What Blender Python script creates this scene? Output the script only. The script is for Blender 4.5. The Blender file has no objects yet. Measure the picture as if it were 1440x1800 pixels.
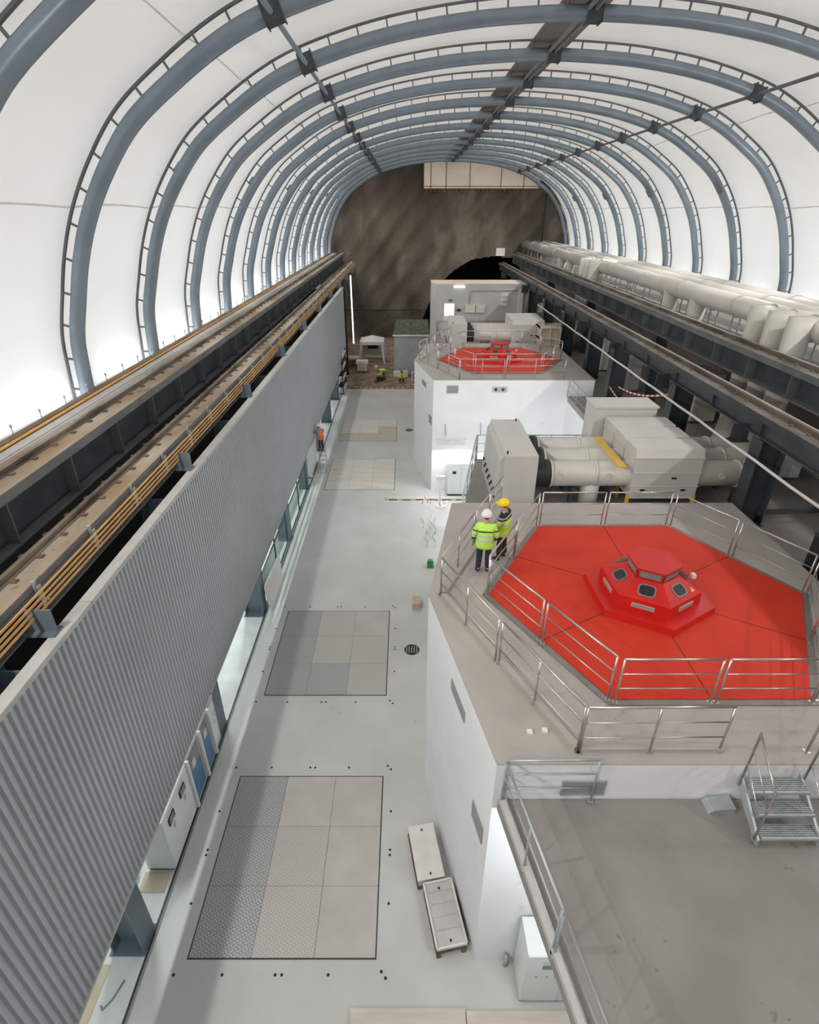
import bpy, math, random
from mathutils import Vector, Matrix
random.seed(7)
R = math.radians
S = bpy.context.scene
C = S.collection

# ------------------------------------------------------------------ camera
cam_d = bpy.data.cameras.new('camera')
cam_d.sensor_fit = 'HORIZONTAL'; cam_d.sensor_width = 36.0
cam_d.lens = 36.0 * 975.9 / 1440.0
cam_d.shift_x = 7.0 / 1440.0
cam_d.clip_end = 400
cam = bpy.data.objects.new('camera', cam_d); C.objects.link(cam)
cam.location = (0, 0, 15.2); cam.rotation_euler = (R(90 - 28.6), 0, 0)
S.camera = cam

# ------------------------------------------------------------------ exposure
S.view_settings.view_transform = 'Standard'
S.view_settings.look = 'None'
S.view_settings.gamma = 1.0
S.view_settings.use_curve_mapping = False
S.view_settings.exposure = 0.0

# ------------------------------------------------------------------ daylight outside the membrane
W = bpy.data.worlds.new('daylight'); S.world = W; W.use_nodes = True
wn = W.node_tree.nodes; wl = W.node_tree.links; wn.clear()
wo = wn.new('ShaderNodeOutputWorld'); bg = wn.new('ShaderNodeBackground')
tc = wn.new('ShaderNodeTexCoord'); sx = wn.new('ShaderNodeSeparateXYZ')
rp = wn.new('ShaderNodeValToRGB')
rp.color_ramp.elements[0].position = 0.0; rp.color_ramp.elements[0].color = (0.92, 0.97, 1.0, 1)
rp.color_ramp.elements[1].position = 1.0; rp.color_ramp.elements[1].color = (0.36, 0.315, 0.28, 1)
e = rp.color_ramp.elements.new(0.38); e.color = (0.70, 0.71, 0.70, 1)
wl.new(tc.outputs['Generated'], sx.inputs[0]); wl.new(sx.outputs['Z'], rp.inputs[0])
wl.new(rp.outputs[0], bg.inputs[0]); wl.new(bg.outputs[0], wo.inputs[0])
bg.inputs[1].default_value = 2.3

# ------------------------------------------------------------------ flood lamps on the left arches
FLOOD_W = 450.0
FILL_R = 420.0  # right-hand row, added as fill
FLOOD_Y = [-6.6, -1.6, 3.4, 11.4, 21.3, 31.2, 41.1, 51.0, 60.9, 70.8]
UP_W = 28.0

# ------------------------------------------------------------------ materials
MATS = {}
def mat(name, c1, c2=None, scale=3.0, rough=0.6, metal=0.0, bump=0.0, detail=6.0, lo=0.35, hi=0.65, stretch=None, spec=0.5):
    if name in MATS: return MATS[name]
    m = bpy.data.materials.new(name); m.use_nodes = True
    n = m.node_tree.nodes; l = m.node_tree.links
    b = n['Principled BSDF']
    b.inputs['Roughness'].default_value = rough; b.inputs['Metallic'].default_value = metal
    b.inputs['Specular IOR Level'].default_value = spec
    c2 = c2 or tuple(min(1, v * 1.12) for v in c1)
    t = n.new('ShaderNodeTexCoord'); mp = n.new('ShaderNodeMapping')
    if stretch: mp.inputs['Scale'].default_value = stretch
    no = n.new('ShaderNodeTexNoise'); no.inputs['Scale'].default_value = scale; no.inputs['Detail'].default_value = detail
    ra = n.new('ShaderNodeValToRGB')
    ra.color_ramp.elements[0].position = lo; ra.color_ramp.elements[0].color = (*c1, 1)
    ra.color_ramp.elements[1].position = hi; ra.color_ramp.elements[1].color = (*c2, 1)
    l.new(t.outputs['Object'], mp.inputs[0]); l.new(mp.outputs[0], no.inputs['Vector'])
    l.new(no.outputs['Fac'], ra.inputs[0]); l.new(ra.outputs[0], b.inputs['Base Color'])
    if bump:
        bp = n.new('ShaderNodeBump'); bp.inputs['Strength'].default_value = bump; bp.inputs['Distance'].default_value = 0.05
        l.new(no.outputs['Fac'], bp.inputs['Height']); l.new(bp.outputs[0], b.inputs['Normal'])
    MATS[name] = m; return m

def emis(name, col, st):
    if name in MATS: return MATS[name]
    m = bpy.data.materials.new(name); m.use_nodes = True
    n = m.node_tree.nodes; b = n['Principled BSDF']
    b.inputs['Emission Color'].default_value = (*col, 1); b.inputs['Emission Strength'].default_value = st
    no = n.new('ShaderNodeTexNoise'); no.inputs['Scale'].default_value = 1.0
    MATS[name] = m; return m

M_floor = mat('epoxy floor', (0.53, 0.54, 0.525), (0.60, 0.61, 0.595), scale=0.5, rough=0.42, detail=9)
M_aisle = mat('aisle floor', (0.60, 0.63, 0.62), (0.72, 0.74, 0.73), scale=1.5, rough=0.5)
M_brownfl = mat('deck floor', (0.23, 0.22, 0.208), (0.28, 0.268, 0.255), scale=0.8, rough=0.5, detail=9)
M_concrete = mat('ledge concrete', (0.37, 0.345, 0.325), (0.42, 0.395, 0.375), scale=0.9, rough=0.55)
M_white = mat('white painted concrete', (0.80, 0.82, 0.85), (0.86, 0.87, 0.89), scale=0.7, rough=0.55)
M_red = mat('red painted steel', (0.57, 0.036, 0.016), (0.63, 0.046, 0.022), scale=0.8, rough=0.5, spec=0.25)
M_red2 = mat('glossy red housing', (0.55, 0.012, 0.010), (0.60, 0.018, 0.012), scale=2, rough=0.28)
M_arch = mat('blue grey tube steel', (0.22, 0.275, 0.33), (0.26, 0.32, 0.38), scale=1.5, rough=0.32, metal=0.25)
M_arch2 = mat('dark channel steel', (0.12, 0.13, 0.14), (0.17, 0.18, 0.19), scale=2, rough=0.5)
M_steel = mat('dark structural steel', (0.035, 0.042, 0.050), (0.06, 0.068, 0.078), scale=1.2, rough=0.5)
M_girder = mat('grey girder paint', (0.12, 0.132, 0.145), (0.17, 0.18, 0.19), scale=1.2, rough=0.5)
M_flange = mat('dusty girder top', (0.27, 0.185, 0.105), (0.40, 0.365, 0.32), scale=0.9, rough=0.8, stretch=(1, 0.35, 1))
M_flangeR = mat('dusty dark girder top', (0.075, 0.068, 0.058), (0.19, 0.175, 0.155), scale=1.6, rough=0.75, stretch=(1, 0.3, 1))
M_rail = mat('crane rail steel', (0.12, 0.10, 0.085), (0.34, 0.29, 0.23), scale=2, rough=0.45, metal=0.5, stretch=(1, 0.3, 1))
M_dust = mat('dusty rust clip', (0.09, 0.06, 0.04), (0.2, 0.13, 0.09), scale=4, rough=0.8)
M_orange = mat('ochre conductor bar', (0.62, 0.32, 0.09), (0.72, 0.42, 0.15), scale=2, rough=0.5)
M_yellow = mat('yellow paint', (0.72, 0.45, 0.06), (0.80, 0.52, 0.10), scale=3, rough=0.5)
M_wood = mat('rough brown wood', (0.16, 0.10, 0.06), (0.30, 0.21, 0.13), scale=2, rough=0.85, stretch=(1, 0.2, 1))
M_clad = mat('corrugated sheet', (0.42, 0.45, 0.48), (0.45, 0.48, 0.51), scale=0.5, rough=0.35, metal=0.15)
M_coping = mat('light grey coping', (0.46, 0.46, 0.45), (0.52, 0.52, 0.50), scale=2, rough=0.6)
M_dark = mat('near-black surface and void shade', (0.012, 0.011, 0.010), (0.03, 0.026, 0.022), scale=1, rough=0.9)  # near-black; stands in for shade in the cavern and over the aisle roof
M_black = mat('black rubber', (0.012, 0.012, 0.013), (0.022, 0.022, 0.022), scale=5, rough=0.6)
M_inox = mat('stainless steel tube', (0.52, 0.50, 0.48), (0.62, 0.60, 0.58), scale=4, rough=0.3, metal=0.85)
M_galv = mat('galvanised steel', (0.42, 0.46, 0.48), (0.52, 0.56, 0.58), scale=3, rough=0.45, metal=0.5)
M_frame = mat('steel edge frame', (0.22, 0.205, 0.195), (0.28, 0.26, 0.245), scale=2, rough=0.5, metal=0.3)
M_cab = mat('white cabinet paint', (0.74, 0.78, 0.77), (0.78, 0.82, 0.81), scale=1, rough=0.35)
M_duct = mat('off white duct paint', (0.56, 0.545, 0.50), (0.63, 0.61, 0.57), scale=1.3, rough=0.4, stretch=(0.5, 0.5, 1))
M_ductbox = mat('light grey enclosure paint', (0.54, 0.535, 0.51), (0.60, 0.59, 0.565), scale=0.8, rough=0.45)
M_cardboard = mat('cardboard', (0.50, 0.42, 0.31), (0.57, 0.48, 0.36), scale=2, rough=0.85)
M_timber = mat('pale timber boards', (0.55, 0.51, 0.44), (0.66, 0.62, 0.55), scale=2.5, rough=0.8, stretch=(0.3, 2, 1))
M_ply = mat('pale plywood cover', (0.60, 0.575, 0.52), (0.70, 0.68, 0.63), scale=1.6, rough=0.7, stretch=(0.3, 1.5, 1))
M_ply2 = mat('beige plywood cover', (0.50, 0.44, 0.35), (0.56, 0.50, 0.41), scale=2, rough=0.75, stretch=(0.3, 1.5, 1))
M_dirt = mat('brown earth floor', (0.16, 0.11, 0.075), (0.33, 0.25, 0.18), scale=1.2, rough=0.95, bump=0.4)
M_beige = mat('beige panel', (0.78, 0.66, 0.55), (0.84, 0.72, 0.61), scale=0.6, rough=0.7)
M_glassdark = mat('dark smoked glass', (0.02, 0.022, 0.025), (0.04, 0.045, 0.05), scale=2, rough=0.12)
M_mesh = mat('grey mesh glass', (0.20, 0.20, 0.20), (0.30, 0.30, 0.30), scale=30, rough=0.4)
M_blue = mat('blue cabinet interior', (0.06, 0.16, 0.34), (0.10, 0.22, 0.42), scale=2, rough=0.4)
M_concwall = mat('grey right hand wall', (0.40, 0.375, 0.35), (0.46, 0.43, 0.405), scale=0.5, rough=0.7)
M_green = mat('green paint', (0.03, 0.22, 0.08), (0.05, 0.30, 0.10), scale=4, rough=0.5)
M_plast = mat('white plastic', (0.70, 0.69, 0.66), (0.76, 0.75, 0.72), scale=3, rough=0.4)
M_grille = mat('grey louvre', (0.24, 0.24, 0.235), (0.34, 0.34, 0.33), scale=1, rough=0.5, stretch=(0.2, 0.2, 40))
M_seam = mat('dark red seam', (0.16, 0.010, 0.008), (0.2, 0.014, 0.01), scale=4)
M_grey = mat('mid grey paint', (0.22, 0.23, 0.24), (0.27, 0.28, 0.29), scale=2)
M_led = emis('white light tube', (1.0, 0.98, 0.95), 3.0)
M_door_glow = emis('lit doorway', (0.95, 1.0, 1.0), 1.3)
M_lamp = emis('flood lamp glass', (1.0, 0.97, 0.92), 6.0)

def specks(m, scale, th, col, fac):
    n = m.node_tree.nodes; l = m.node_tree.links; b = n['Principled BSDF']
    src = b.inputs['Base Color'].links[0].from_socket
    tc = n.new('ShaderNodeTexCoord'); a = n.new('ShaderNodeTexNoise'); a.inputs['Scale'].default_value = scale; a.inputs['Detail'].default_value = 3
    c = n.new('ShaderNodeTexNoise'); c.inputs['Scale'].default_value = scale*0.12
    mu = n.new('ShaderNodeMath'); mu.operation = 'MULTIPLY'
    r = n.new('ShaderNodeMapRange'); r.inputs['From Min'].default_value = th; r.inputs['From Max'].default_value = th+0.05; r.inputs['To Max'].default_value = fac
    mx = n.new('ShaderNodeMix'); mx.data_type = 'RGBA'; mx.inputs['B'].default_value = (*col, 1)
    l.new(tc.outputs['Object'], a.inputs['Vector']); l.new(tc.outputs['Object'], c.inputs['Vector'])
    l.new(a.outputs['Fac'], mu.inputs[0]); l.new(c.outputs['Fac'], mu.inputs[1]); l.new(mu.outputs[0], r.inputs['Value'])
    l.new(r.outputs['Result'], mx.inputs['Factor']); l.new(src, mx.inputs['A']); l.new(mx.outputs['Result'], b.inputs['Base Color'])
specks(M_brownfl, 7.0, 0.40, (0.10, 0.085, 0.065), 0.55)
specks(M_floor, 5.0, 0.42, (0.36, 0.36, 0.34), 0.35)
specks(M_flange, 6.0, 0.36, (0.12, 0.085, 0.06), 0.6)
specks(M_flangeR, 6.0, 0.36, (0.30, 0.26, 0.21), 0.5)
specks(M_white, 2.0, 0.38, (0.66, 0.68, 0.70), 0.5)
def treadplate(nm='tread plate', cd=(0.66,0.66,0.64), cb=(0.33,0.34,0.34)):
    m = bpy.data.materials.new(nm); m.use_nodes = True
    n = m.node_tree.nodes; l = m.node_tree.links; b = n['Principled BSDF']
    b.inputs['Roughness'].default_value = 0.38; b.inputs['Metallic'].default_value = 0.25
    t = n.new('ShaderNodeTexCoord')
    outs = []
    for rot in (0.5, -0.5):
        mp = n.new('ShaderNodeMapping'); mp.inputs['Rotation'].default_value = (0, 0, rot)
        mp.inputs['Scale'].default_value = (14, 14, 14)
        v = n.new('ShaderNodeTexVoronoi'); v.feature = 'F1'; v.inputs['Randomness'].default_value = 0.0
        v.inputs['Scale'].default_value = 1.0
        l.new(t.outputs['Object'], mp.inputs[0]); l.new(mp.outputs[0], v.inputs['Vector']); outs.append(v.outputs['Distance'])
    mn = n.new('ShaderNodeMath'); mn.operation = 'MINIMUM'; l.new(outs[0], mn.inputs[0]); l.new(outs[1], mn.inputs[1])
    ra = n.new('ShaderNodeValToRGB')
    ra.color_ramp.elements[0].position = 0.24; ra.color_ramp.elements[0].color = (*cd, 1)
    ra.color_ramp.elements[1].position = 0.30; ra.color_ramp.elements[1].color = (*cb, 1)
    l.new(mn.outputs[0], ra.inputs[0]); l.new(ra.outputs[0], b.inputs['Base Color'])
    bp = n.new('ShaderNodeBump'); bp.inputs['Strength'].default_value = 0.5; bp.inputs['Distance'].default_value = 0.01; bp.invert = True
    l.new(mn.outputs[0], bp.inputs['Height']); l.new(bp.outputs[0], b.inputs['Normal'])
    return m
M_tread = treadplate()

def fabric():
    m = bpy.data.materials.new('white membrane'); m.use_nodes = True
    n = m.node_tree.nodes; l = m.node_tree.links; n.clear()
    o = n.new('ShaderNodeOutputMaterial'); mx = n.new('ShaderNodeMixShader')
    d = n.new('ShaderNodeBsdfDiffuse'); t = n.new('ShaderNodeBsdfTranslucent')
    tc = n.new('ShaderNodeTexCoord'); no = n.new('ShaderNodeTexNoise'); no.inputs['Scale'].default_value = 0.25; no.inputs['Detail'].default_value = 5
    ra = n.new('ShaderNodeValToRGB')
    ra.color_ramp.elements[0].position = 0.3; ra.color_ramp.elements[0].color = (0.84, 0.835, 0.82, 1)
    ra.color_ramp.elements[1].position = 0.7; ra.color_ramp.elements[1].color = (0.90, 0.90, 0.89, 1)
    l.new(tc.outputs['Object'], no.inputs['Vector']); l.new(no.outputs['Fac'], ra.inputs[0])
    l.new(ra.outputs[0], d.inputs[0]); l.new(ra.outputs[0], t.inputs[0])
    mx.inputs[0].default_value = 0.34
    l.new(d.outputs[0], mx.inputs[1]); l.new(t.outputs[0], mx.inputs[2]); l.new(mx.outputs[0], o.inputs[0])
    return m
M_fabric = fabric()
def seammat():
    m = bpy.data.materials.new('membrane seam'); m.use_nodes = True
    n = m.node_tree.nodes; l = m.node_tree.links; n.clear()
    o = n.new('ShaderNodeOutputMaterial'); t = n.new('ShaderNodeBsdfTransparent')
    tc = n.new('ShaderNodeTexCoord'); no = n.new('ShaderNodeTexNoise'); no.inputs['Scale'].default_value = 2.0
    ra = n.new('ShaderNodeValToRGB')
    ra.color_ramp.elements[0].color = (0.72, 0.70, 0.66, 1); ra.color_ramp.elements[1].color = (0.90, 0.89, 0.86, 1)
    l.new(tc.outputs['Object'], no.inputs['Vector']); l.new(no.outputs['Fac'], ra.inputs[0]); l.new(ra.outputs[0], t.inputs[0])
    l.new(t.outputs[0], o.inputs[0])
    return m
M_seamf = seammat()

def glass():
    m = bpy.data.materials.new('pale green glass'); m.use_nodes = True
    n = m.node_tree.nodes; l = m.node_tree.links; n.clear()
    o = n.new('ShaderNodeOutputMaterial'); mx = n.new('ShaderNodeMixShader')
    t = n.new('ShaderNodeBsdfTransparent'); t.inputs[0].default_value = (0.93, 0.985, 0.965, 1)
    g = n.new('ShaderNodeBsdfGlossy'); g.inputs['Roughness'].default_value = 0.03
    no = n.new('ShaderNodeTexNoise'); no.inputs['Scale'].default_value = 2.0
    mx.inputs[0].default_value = 0.07
    l.new(t.outputs[0], mx.inputs[1]); l.new(g.outputs[0], mx.inputs[2]); l.new(mx.outputs[0], o.inputs[0])
    return m
M_glass = glass()

def rockmat():
    m = bpy.data.materials.new('sprayed rock face'); m.use_nodes = True
    n = m.node_tree.nodes; l = m.node_tree.links; b = n['Principled BSDF']
    b.inputs['Roughness'].default_value = 0.9
    t = n.new('ShaderNodeTexCoord')
    a = n.new('ShaderNodeTexNoise'); a.inputs['Scale'].default_value = 0.11; a.inputs['Detail'].default_value = 8; a.inputs['Roughness'].default_value = 0.62
    mp = n.new('ShaderNodeMapping'); mp.inputs['Scale'].default_value = (0.35, 0.35, 0.07)
    s2 = n.new('ShaderNodeTexNoise'); s2.inputs['Scale'].default_value = 1.0; s2.inputs['Detail'].default_value = 6
    f = n.new('ShaderNodeTexNoise'); f.inputs['Scale'].default_value = 3.0; f.inputs['Detail'].default_value = 10
    l.new(t.outputs['Object'], a.inputs['Vector']); l.new(t.outputs['Object'], mp.inputs[0]); l.new(mp.outputs[0], s2.inputs['Vector'])
    l.new(t.outputs['Object'], f.inputs['Vector'])
    mx = n.new('ShaderNodeMath'); mx.operation = 'MULTIPLY_ADD'; mx.inputs[1].default_value = 0.55
    m2 = n.new('ShaderNodeMath'); m2.operation = 'MULTIPLY'; m2.inputs[1].default_value = 0.45
    l.new(s2.outputs['Fac'], m2.inputs[0]); l.new(a.outputs['Fac'], mx.inputs[0]); l.new(m2.outputs[0], mx.inputs[2])
    ra = n.new('ShaderNodeValToRGB')
    ra.color_ramp.elements[0].position = 0.40; ra.color_ramp.elements[0].color = (0.075, 0.058, 0.044, 1)
    ra.color_ramp.elements[1].position = 0.68; ra.color_ramp.elements[1].color = (0.30, 0.27, 0.22, 1)
    e = ra.color_ramp.elements.new(0.54); e.color = (0.125, 0.105, 0.085, 1)
    l.new(mx.outputs[0], ra.inputs[0]); l.new(ra.outputs[0], b.inputs['Base Color'])
    bp = n.new('ShaderNodeBump'); bp.inputs['Strength'].default_value = 0.6; bp.inputs['Distance'].default_value = 0.3
    l.new(f.outputs['Fac'], bp.inputs['Height']); l.new(bp.outputs[0], b.inputs['Normal'])
    return m
M_rock = rockmat()

# ------------------------------------------------------------------ mesh helpers
class MB:
    def __init__(s): s.v = []; s.f = []; s.smooth = []
    def add(s, vs, fs, smooth=False):
        o = len(s.v); s.v += [tuple(p) for p in vs]
        for f in fs: s.f.append(tuple(i + o for i in f)); s.smooth.append(smooth)
        return s
    def box(s, x0, x1, y0, y1, z0, z1):
        return s.add([(x0,y0,z0),(x1,y0,z0),(x1,y1,z0),(x0,y1,z0),(x0,y0,z1),(x1,y0,z1),(x1,y1,z1),(x0,y1,z1)],
                     [(0,3,2,1),(4,5,6,7),(0,1,5,4),(1,2,6,5),(2,3,7,6),(3,0,4,7)])
    def prism(s, pts, z0, z1):               # pts in xy, counter-clockwise
        n = len(pts)
        return s.add([(x,y,z0) for x,y in pts] + [(x,y,z1) for x,y in pts],
                     [tuple(range(n))[::-1], tuple(range(n,2*n))] + [(i,(i+1)%n,(i+1)%n+n,i+n) for i in range(n)])
    def frustum(s, p0, z0, p1, z1):
        n = len(p0)
        return s.add([(x,y,z0) for x,y in p0] + [(x,y,z1) for x,y in p1],
                     [tuple(range(n))[::-1], tuple(range(n,2*n))] + [(i,(i+1)%n,(i+1)%n+n,i+n) for i in range(n)])
    def prismy(s, pts, y0, y1):              # pts in xz
        n = len(pts)
        return s.add([(x,y0,z) for x,z in pts] + [(x,y1,z) for x,z in pts],
                     [tuple(range(n)), tuple(range(n,2*n))[::-1]] + [(i,i+n,(i+1)%n+n,(i+1)%n) for i in range(n)])
    def prismx(s, pts, x0, x1):              # pts in yz
        n = len(pts)
        return s.add([(x0,y,z) for y,z in pts] + [(x1,y,z) for y,z in pts],
                     [tuple(range(n))[::-1], tuple(range(n,2*n))] + [(i,(i+1)%n,(i+1)%n+n,i+n) for i in range(n)])
    def tube(s, pts, r, n=8, cap=True, up=None):
        pts = [Vector(p) for p in pts]; rings = []
        k = len(pts); last = None
        rr = r if isinstance(r, (list, tuple)) else [r] * k
        for i, p in enumerate(pts):
            if i == 0: t = pts[1] - p
            elif i == k-1: t = p - pts[-2]
            else:
                t = (pts[i+1]-p).normalized() + (p-pts[i-1]).normalized()
            t.normalize()
            if last is None:
                a = Vector((0,0,1)) if abs(t.z) < 0.9 else Vector((1,0,0))
                u = t.cross(a).normalized()
            else:
                u = (last - t * last.dot(t)).normalized()
            w = t.cross(u).normalized(); last = u
            sc = 1.0
            if 0 < i < k-1:
                ca = (pts[i+1]-p).normalized().dot((p-pts[i-1]).normalized()); sc = 1/max(0.5, math.sqrt((1+ca)/2))
                b = ((pts[i+1]-p).normalized() - (p-pts[i-1]).normalized())
                bl = b.length
                if bl > 1e-4:
                    b.normalize()
                    ring = []
                    for j in range(n):
                        d = u*math.cos(2*math.pi*j/n) + w*math.sin(2*math.pi*j/n)
                        d = d + b * d.dot(b) * (sc-1)
                        ring.append(p + d*rr[i])
                    rings.append(ring); continue
            rings.append([p + (u*math.cos(2*math.pi*j/n) + w*math.sin(2*math.pi*j/n))*rr[i] for j in range(n)])
        vs = [q for rg in rings for q in rg]; fs = []
        for i in range(k-1):
            for j in range(n):
                a = i*n+j; b2 = i*n+(j+1)%n
                fs.append((a, b2, b2+n, a+n))
        o = len(s.v); s.v += [tuple(q) for q in vs]
        for f in fs: s.f.append(tuple(i+o for i in f)); s.smooth.append(True)
        if cap:
            s.f.append(tuple(o+j for j in range(n))[::-1]); s.smooth.append(False)
            s.f.append(tuple(o+(k-1)*n+j for j in range(n))); s.smooth.append(False)
        return s
    def bar(s, a, b, w, h):                  # rectangular bar between two points
        a = Vector(a); b = Vector(b); t = (b-a).normalized()
        up = Vector((0,0,1)) if abs(t.z) < 0.95 else Vector((0,1,0))
        u = t.cross(up).normalized()*w/2; v = u.cross(t).normalized()*h/2
        vs = [a-u-v, a+u-v, a+u+v, a-u+v, b-u-v, b+u-v, b+u+v, b-u+v]
        return s.add(vs, [(0,1,2,3),(7,6,5,4),(0,4,5,1),(1,5,6,2),(2,6,7,3),(3,7,4,0)])
    def disc(s, x, y, z, r, h=0.01, n=16):
        return s.prism([(x+r*math.cos(2*math.pi*i/n), y+r*math.sin(2*math.pi*i/n)) for i in range(n)], z, z+h)
    def ball(s, c, rx, ry, rz, n=12, m=8, zmin=-1.0):
        vs = []; fs = []
        for i in range(m+1):
            ph = -math.pi/2 + math.pi*i/m
            zz = max(zmin, math.sin(ph)); cr = math.cos(ph)
            for j in range(n): vs.append((c[0]+rx*cr*math.cos(2*math.pi*j/n), c[1]+ry*cr*math.sin(2*math.pi*j/n), c[2]+rz*zz))
        for i in range(m):
            for j in range(n):
                a=i*n+j; b=i*n+(j+1)%n; fs.append((a,b,b+n,a+n))
        return s.add(vs, fs, True)
    def obj(s, name, m, parent=None, origin=(0,0,0)):
        me = bpy.data.meshes.new(name)
        ox, oy, oz = origin
        me.from_pydata([(x-ox,y-oy,z-oz) for x,y,z in s.v], [], s.f)
        for p, sm in zip(me.polygons, s.smooth): p.use_smooth = sm
        me.materials.append(m); me.update()
        o = bpy.data.objects.new(name, me); C.objects.link(o)
        if parent: o.parent = parent
        return o

def thing(name, label, cat, loc=(0,0,0), group=None, rz=0.0):
    o = bpy.data.objects.new(name, None); C.objects.link(o); o.empty_display_size = 0.3
    o.location = loc; o.rotation_euler = (0,0,rz); o['label'] = label; o['category'] = cat
    if group: o['group'] = group
    return o
def tag(o, label, cat, group=None, kind=None):
    o['label'] = label; o['category'] = cat
    if group: o['group'] = group
    if kind: o['kind'] = kind
    return o
def struct(name, mb, m):
    o = mb.obj(name, m); o['kind'] = 'structure'; return o
def dup(root, loc, label=None, group=None, rz=None):
    r = root.copy(); C.objects.link(r); r.location = loc
    if rz is not None: r.rotation_euler = (0,0,rz)
    if label: r['label'] = label
    if group: r['group'] = group
    for ch in list(root.children):
        c = ch.copy(); C.objects.link(c); c.parent = r
        for g in ch.children:
            d = g.copy(); C.objects.link(d); d.parent = c
    return r
ORD = ['first','second','third','fourth','fifth','sixth','seventh','eighth','ninth','tenth','eleventh','twelfth','thirteenth','fourteenth','fifteenth','sixteenth']
Y0, Y1 = -12.0, 77.0                          # hall length
UN = 24.45                                    # spacing of the two machines

# ================================================================== THE SETTING
struct('floor', MB().box(-5.92, 16, Y0, 52.6, -0.3, 0.0), M_floor)
struct('floor', MB().box(-11, -6.04, Y0, 58, -0.3, 0.0), M_aisle)
struct('floor', MB().box(-11, 16, 52.6, 92, -0.32, -0.03), M_dirt)
struct('trim_1', MB().box(-6.04, -5.98, Y0, 52.6, -0.3, -0.02), M_steel)
struct('trim_2', MB().box(-5.98, -5.92, Y0, 52.6, -0.3, 0.006), M_grey)
# floor of the right-hand level and the decks either side of the near machine
mb = MB().box(9.2, 16.5, Y0, 60, 5.6, 5.9)
struct('floor', mb, M_brownfl)
deck = MB().prism([(1.66,6.28),(3.55,-4.0),(3.55,Y0),(9.2,Y0),(9.2,6.28)], 5.62, 5.9)
struct('floor', deck, M_brownfl)
mb = MB().prism([(1.8,15.98),(9.2,15.98),(9.2,21.75),(2.95,21.75)], 5.62, 5.9)
struct('floor', mb, M_brownfl)
mb = MB().prism([(1.8,15.98+UN),(9.2,15.98+UN),(9.2,55.2),(2.95,55.2),(2.95,21.75+UN)], 5.62, 5.9)
struct('floor', mb, M_brownfl)
# walls carrying those decks
struct('wall_right', MB().box(9.2, 9.5, Y0, 60, 0, 5.6), M_white)
struct('wall_inner', MB().box(4.4, 9.2, Y0, -11.5, 0, 5.6), M_white)
struct('wall_inner', MB().box(3.4, 9.2, 21.0, 21.3, 0, 5.6), M_white)
struct('wall_inner', MB().box(3.4, 9.2, 52.5, 52.8, 0, 5.6), M_white)
# aisle behind the cladding
struct('wall_left', MB().box(-11.3, -11, Y0, 80, 0, 10.2), M_white)
struct('ceiling', MB().box(-11, -6.9, Y0, 57.6, 7.2, 7.4), M_white)
struct('ceiling', MB().box(-11, -6.85, Y0, 57.6, 7.4, 7.44), M_dark)  # dark sheet imitating the shade in the gap behind the cladding
struct('wall_far_aisle', MB().box(-11, -5.9, 57.7, 58, 0, 8.4), M_dark)
# right: gallery carrying the pipes
struct('wall_gallery', MB().box(16.2, 16.5, Y0, 76.5, 5.9, 9.7), M_concwall)
struct('floor', MB().box(14.9, 21.2, Y0, 76.8, 9.7, 9.95), M_concwall)
struct('wall_gallery', MB().box(20.9, 21.2, Y0, 76.8, 9.95, 10.9), M_concwall)
struct('floor', MB().box(-10.3, -8.95, Y0, 76.8, 9.9, 10.2), M_coping)
struct('wall_front', MB().box(-12, 22, Y0-0.3, Y0, 0, 22), M_white)

# vault profile (tube centre line), symmetric about XC
XC = 5.15
PROF = [(14.55,10.1),(14.5,11.0),(14.4,12.0),(14.1,13.0),(13.75,14.0),(13.27,15.0),(12.6,16.0),(11.7,17.0),(10.5,17.85),(9.3,18.55),(8.1,19.05),(6.3,19.55),(4.5,19.88),(2.5,20.1),(0,20.2)]
def catmull(P, k=4):
    out = []
    for i in range(len(P)-1):
        p0 = P[max(0,i-1)]; p1 = P[i]; p2 = P[i+1]; p3 = P[min(len(P)-1,i+2)]
        for j in range(k):
            t = j/k
            out.append(tuple(0.5*((2*b)+(-a+c)*t+(2*a-5*b+4*c-d)*t*t+(-a+3*b-3*c+d)*t**3) for a,b,c,d in zip(p0,p1,p2,p3)))
    out.append(P[-1]); return out
full = [(-w, z) for w, z in PROF] + [(w, z) for w, z in PROF[:-1]][::-1]
CURVE = catmull(full, 8)
def offset_curve(cv, d):
    out = []
    for i, (x, z) in enumerate(cv):
        a = cv[max(0,i-1)]; b = cv[min(len(cv)-1,i+1)]
        tx, tz = b[0]-a[0], b[1]-a[1]; L = math.hypot(tx, tz) or 1
        out.append((x - tz/L*d, z + tx/L*d))
    return out
ARCH_Y = [11.15 + 4.95*k for k in range(14)]
# fabric, bellied a little outwards between arches
def fabric_mesh():
    ys = []; y = -8.65 - 4.95
    while y < 78.5:
        for j in range(4): ys.append((y + 4.95*j/4, math.sin(math.pi*j/4)))
        y += 4.95
    ys = [(max(Y0,a),b) for a,b in ys if a > Y0-1.5 and a < 77.6] + [(77.6,0)]
    vs = []; base = CURVE
    n = None
    for yy, s_ in ys:
        oc = offset_curve(base, 0.50 + 0.16*s_)
        row = [(oc[0][0], 9.6)] + oc + [(oc[-1][0], 9.6)]
        n = len(row)
        vs += [(XC+x, yy, z) for x, z in row]
    fs = []
    for i in range(len(ys)-1):
        for j in range(n-1):
            a = i*n+j; fs.append((a, a+1, a+1+n, a+n))
    return MB().add(vs, fs, True)
struct('ceiling', fabric_mesh(), M_fabric)
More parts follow.
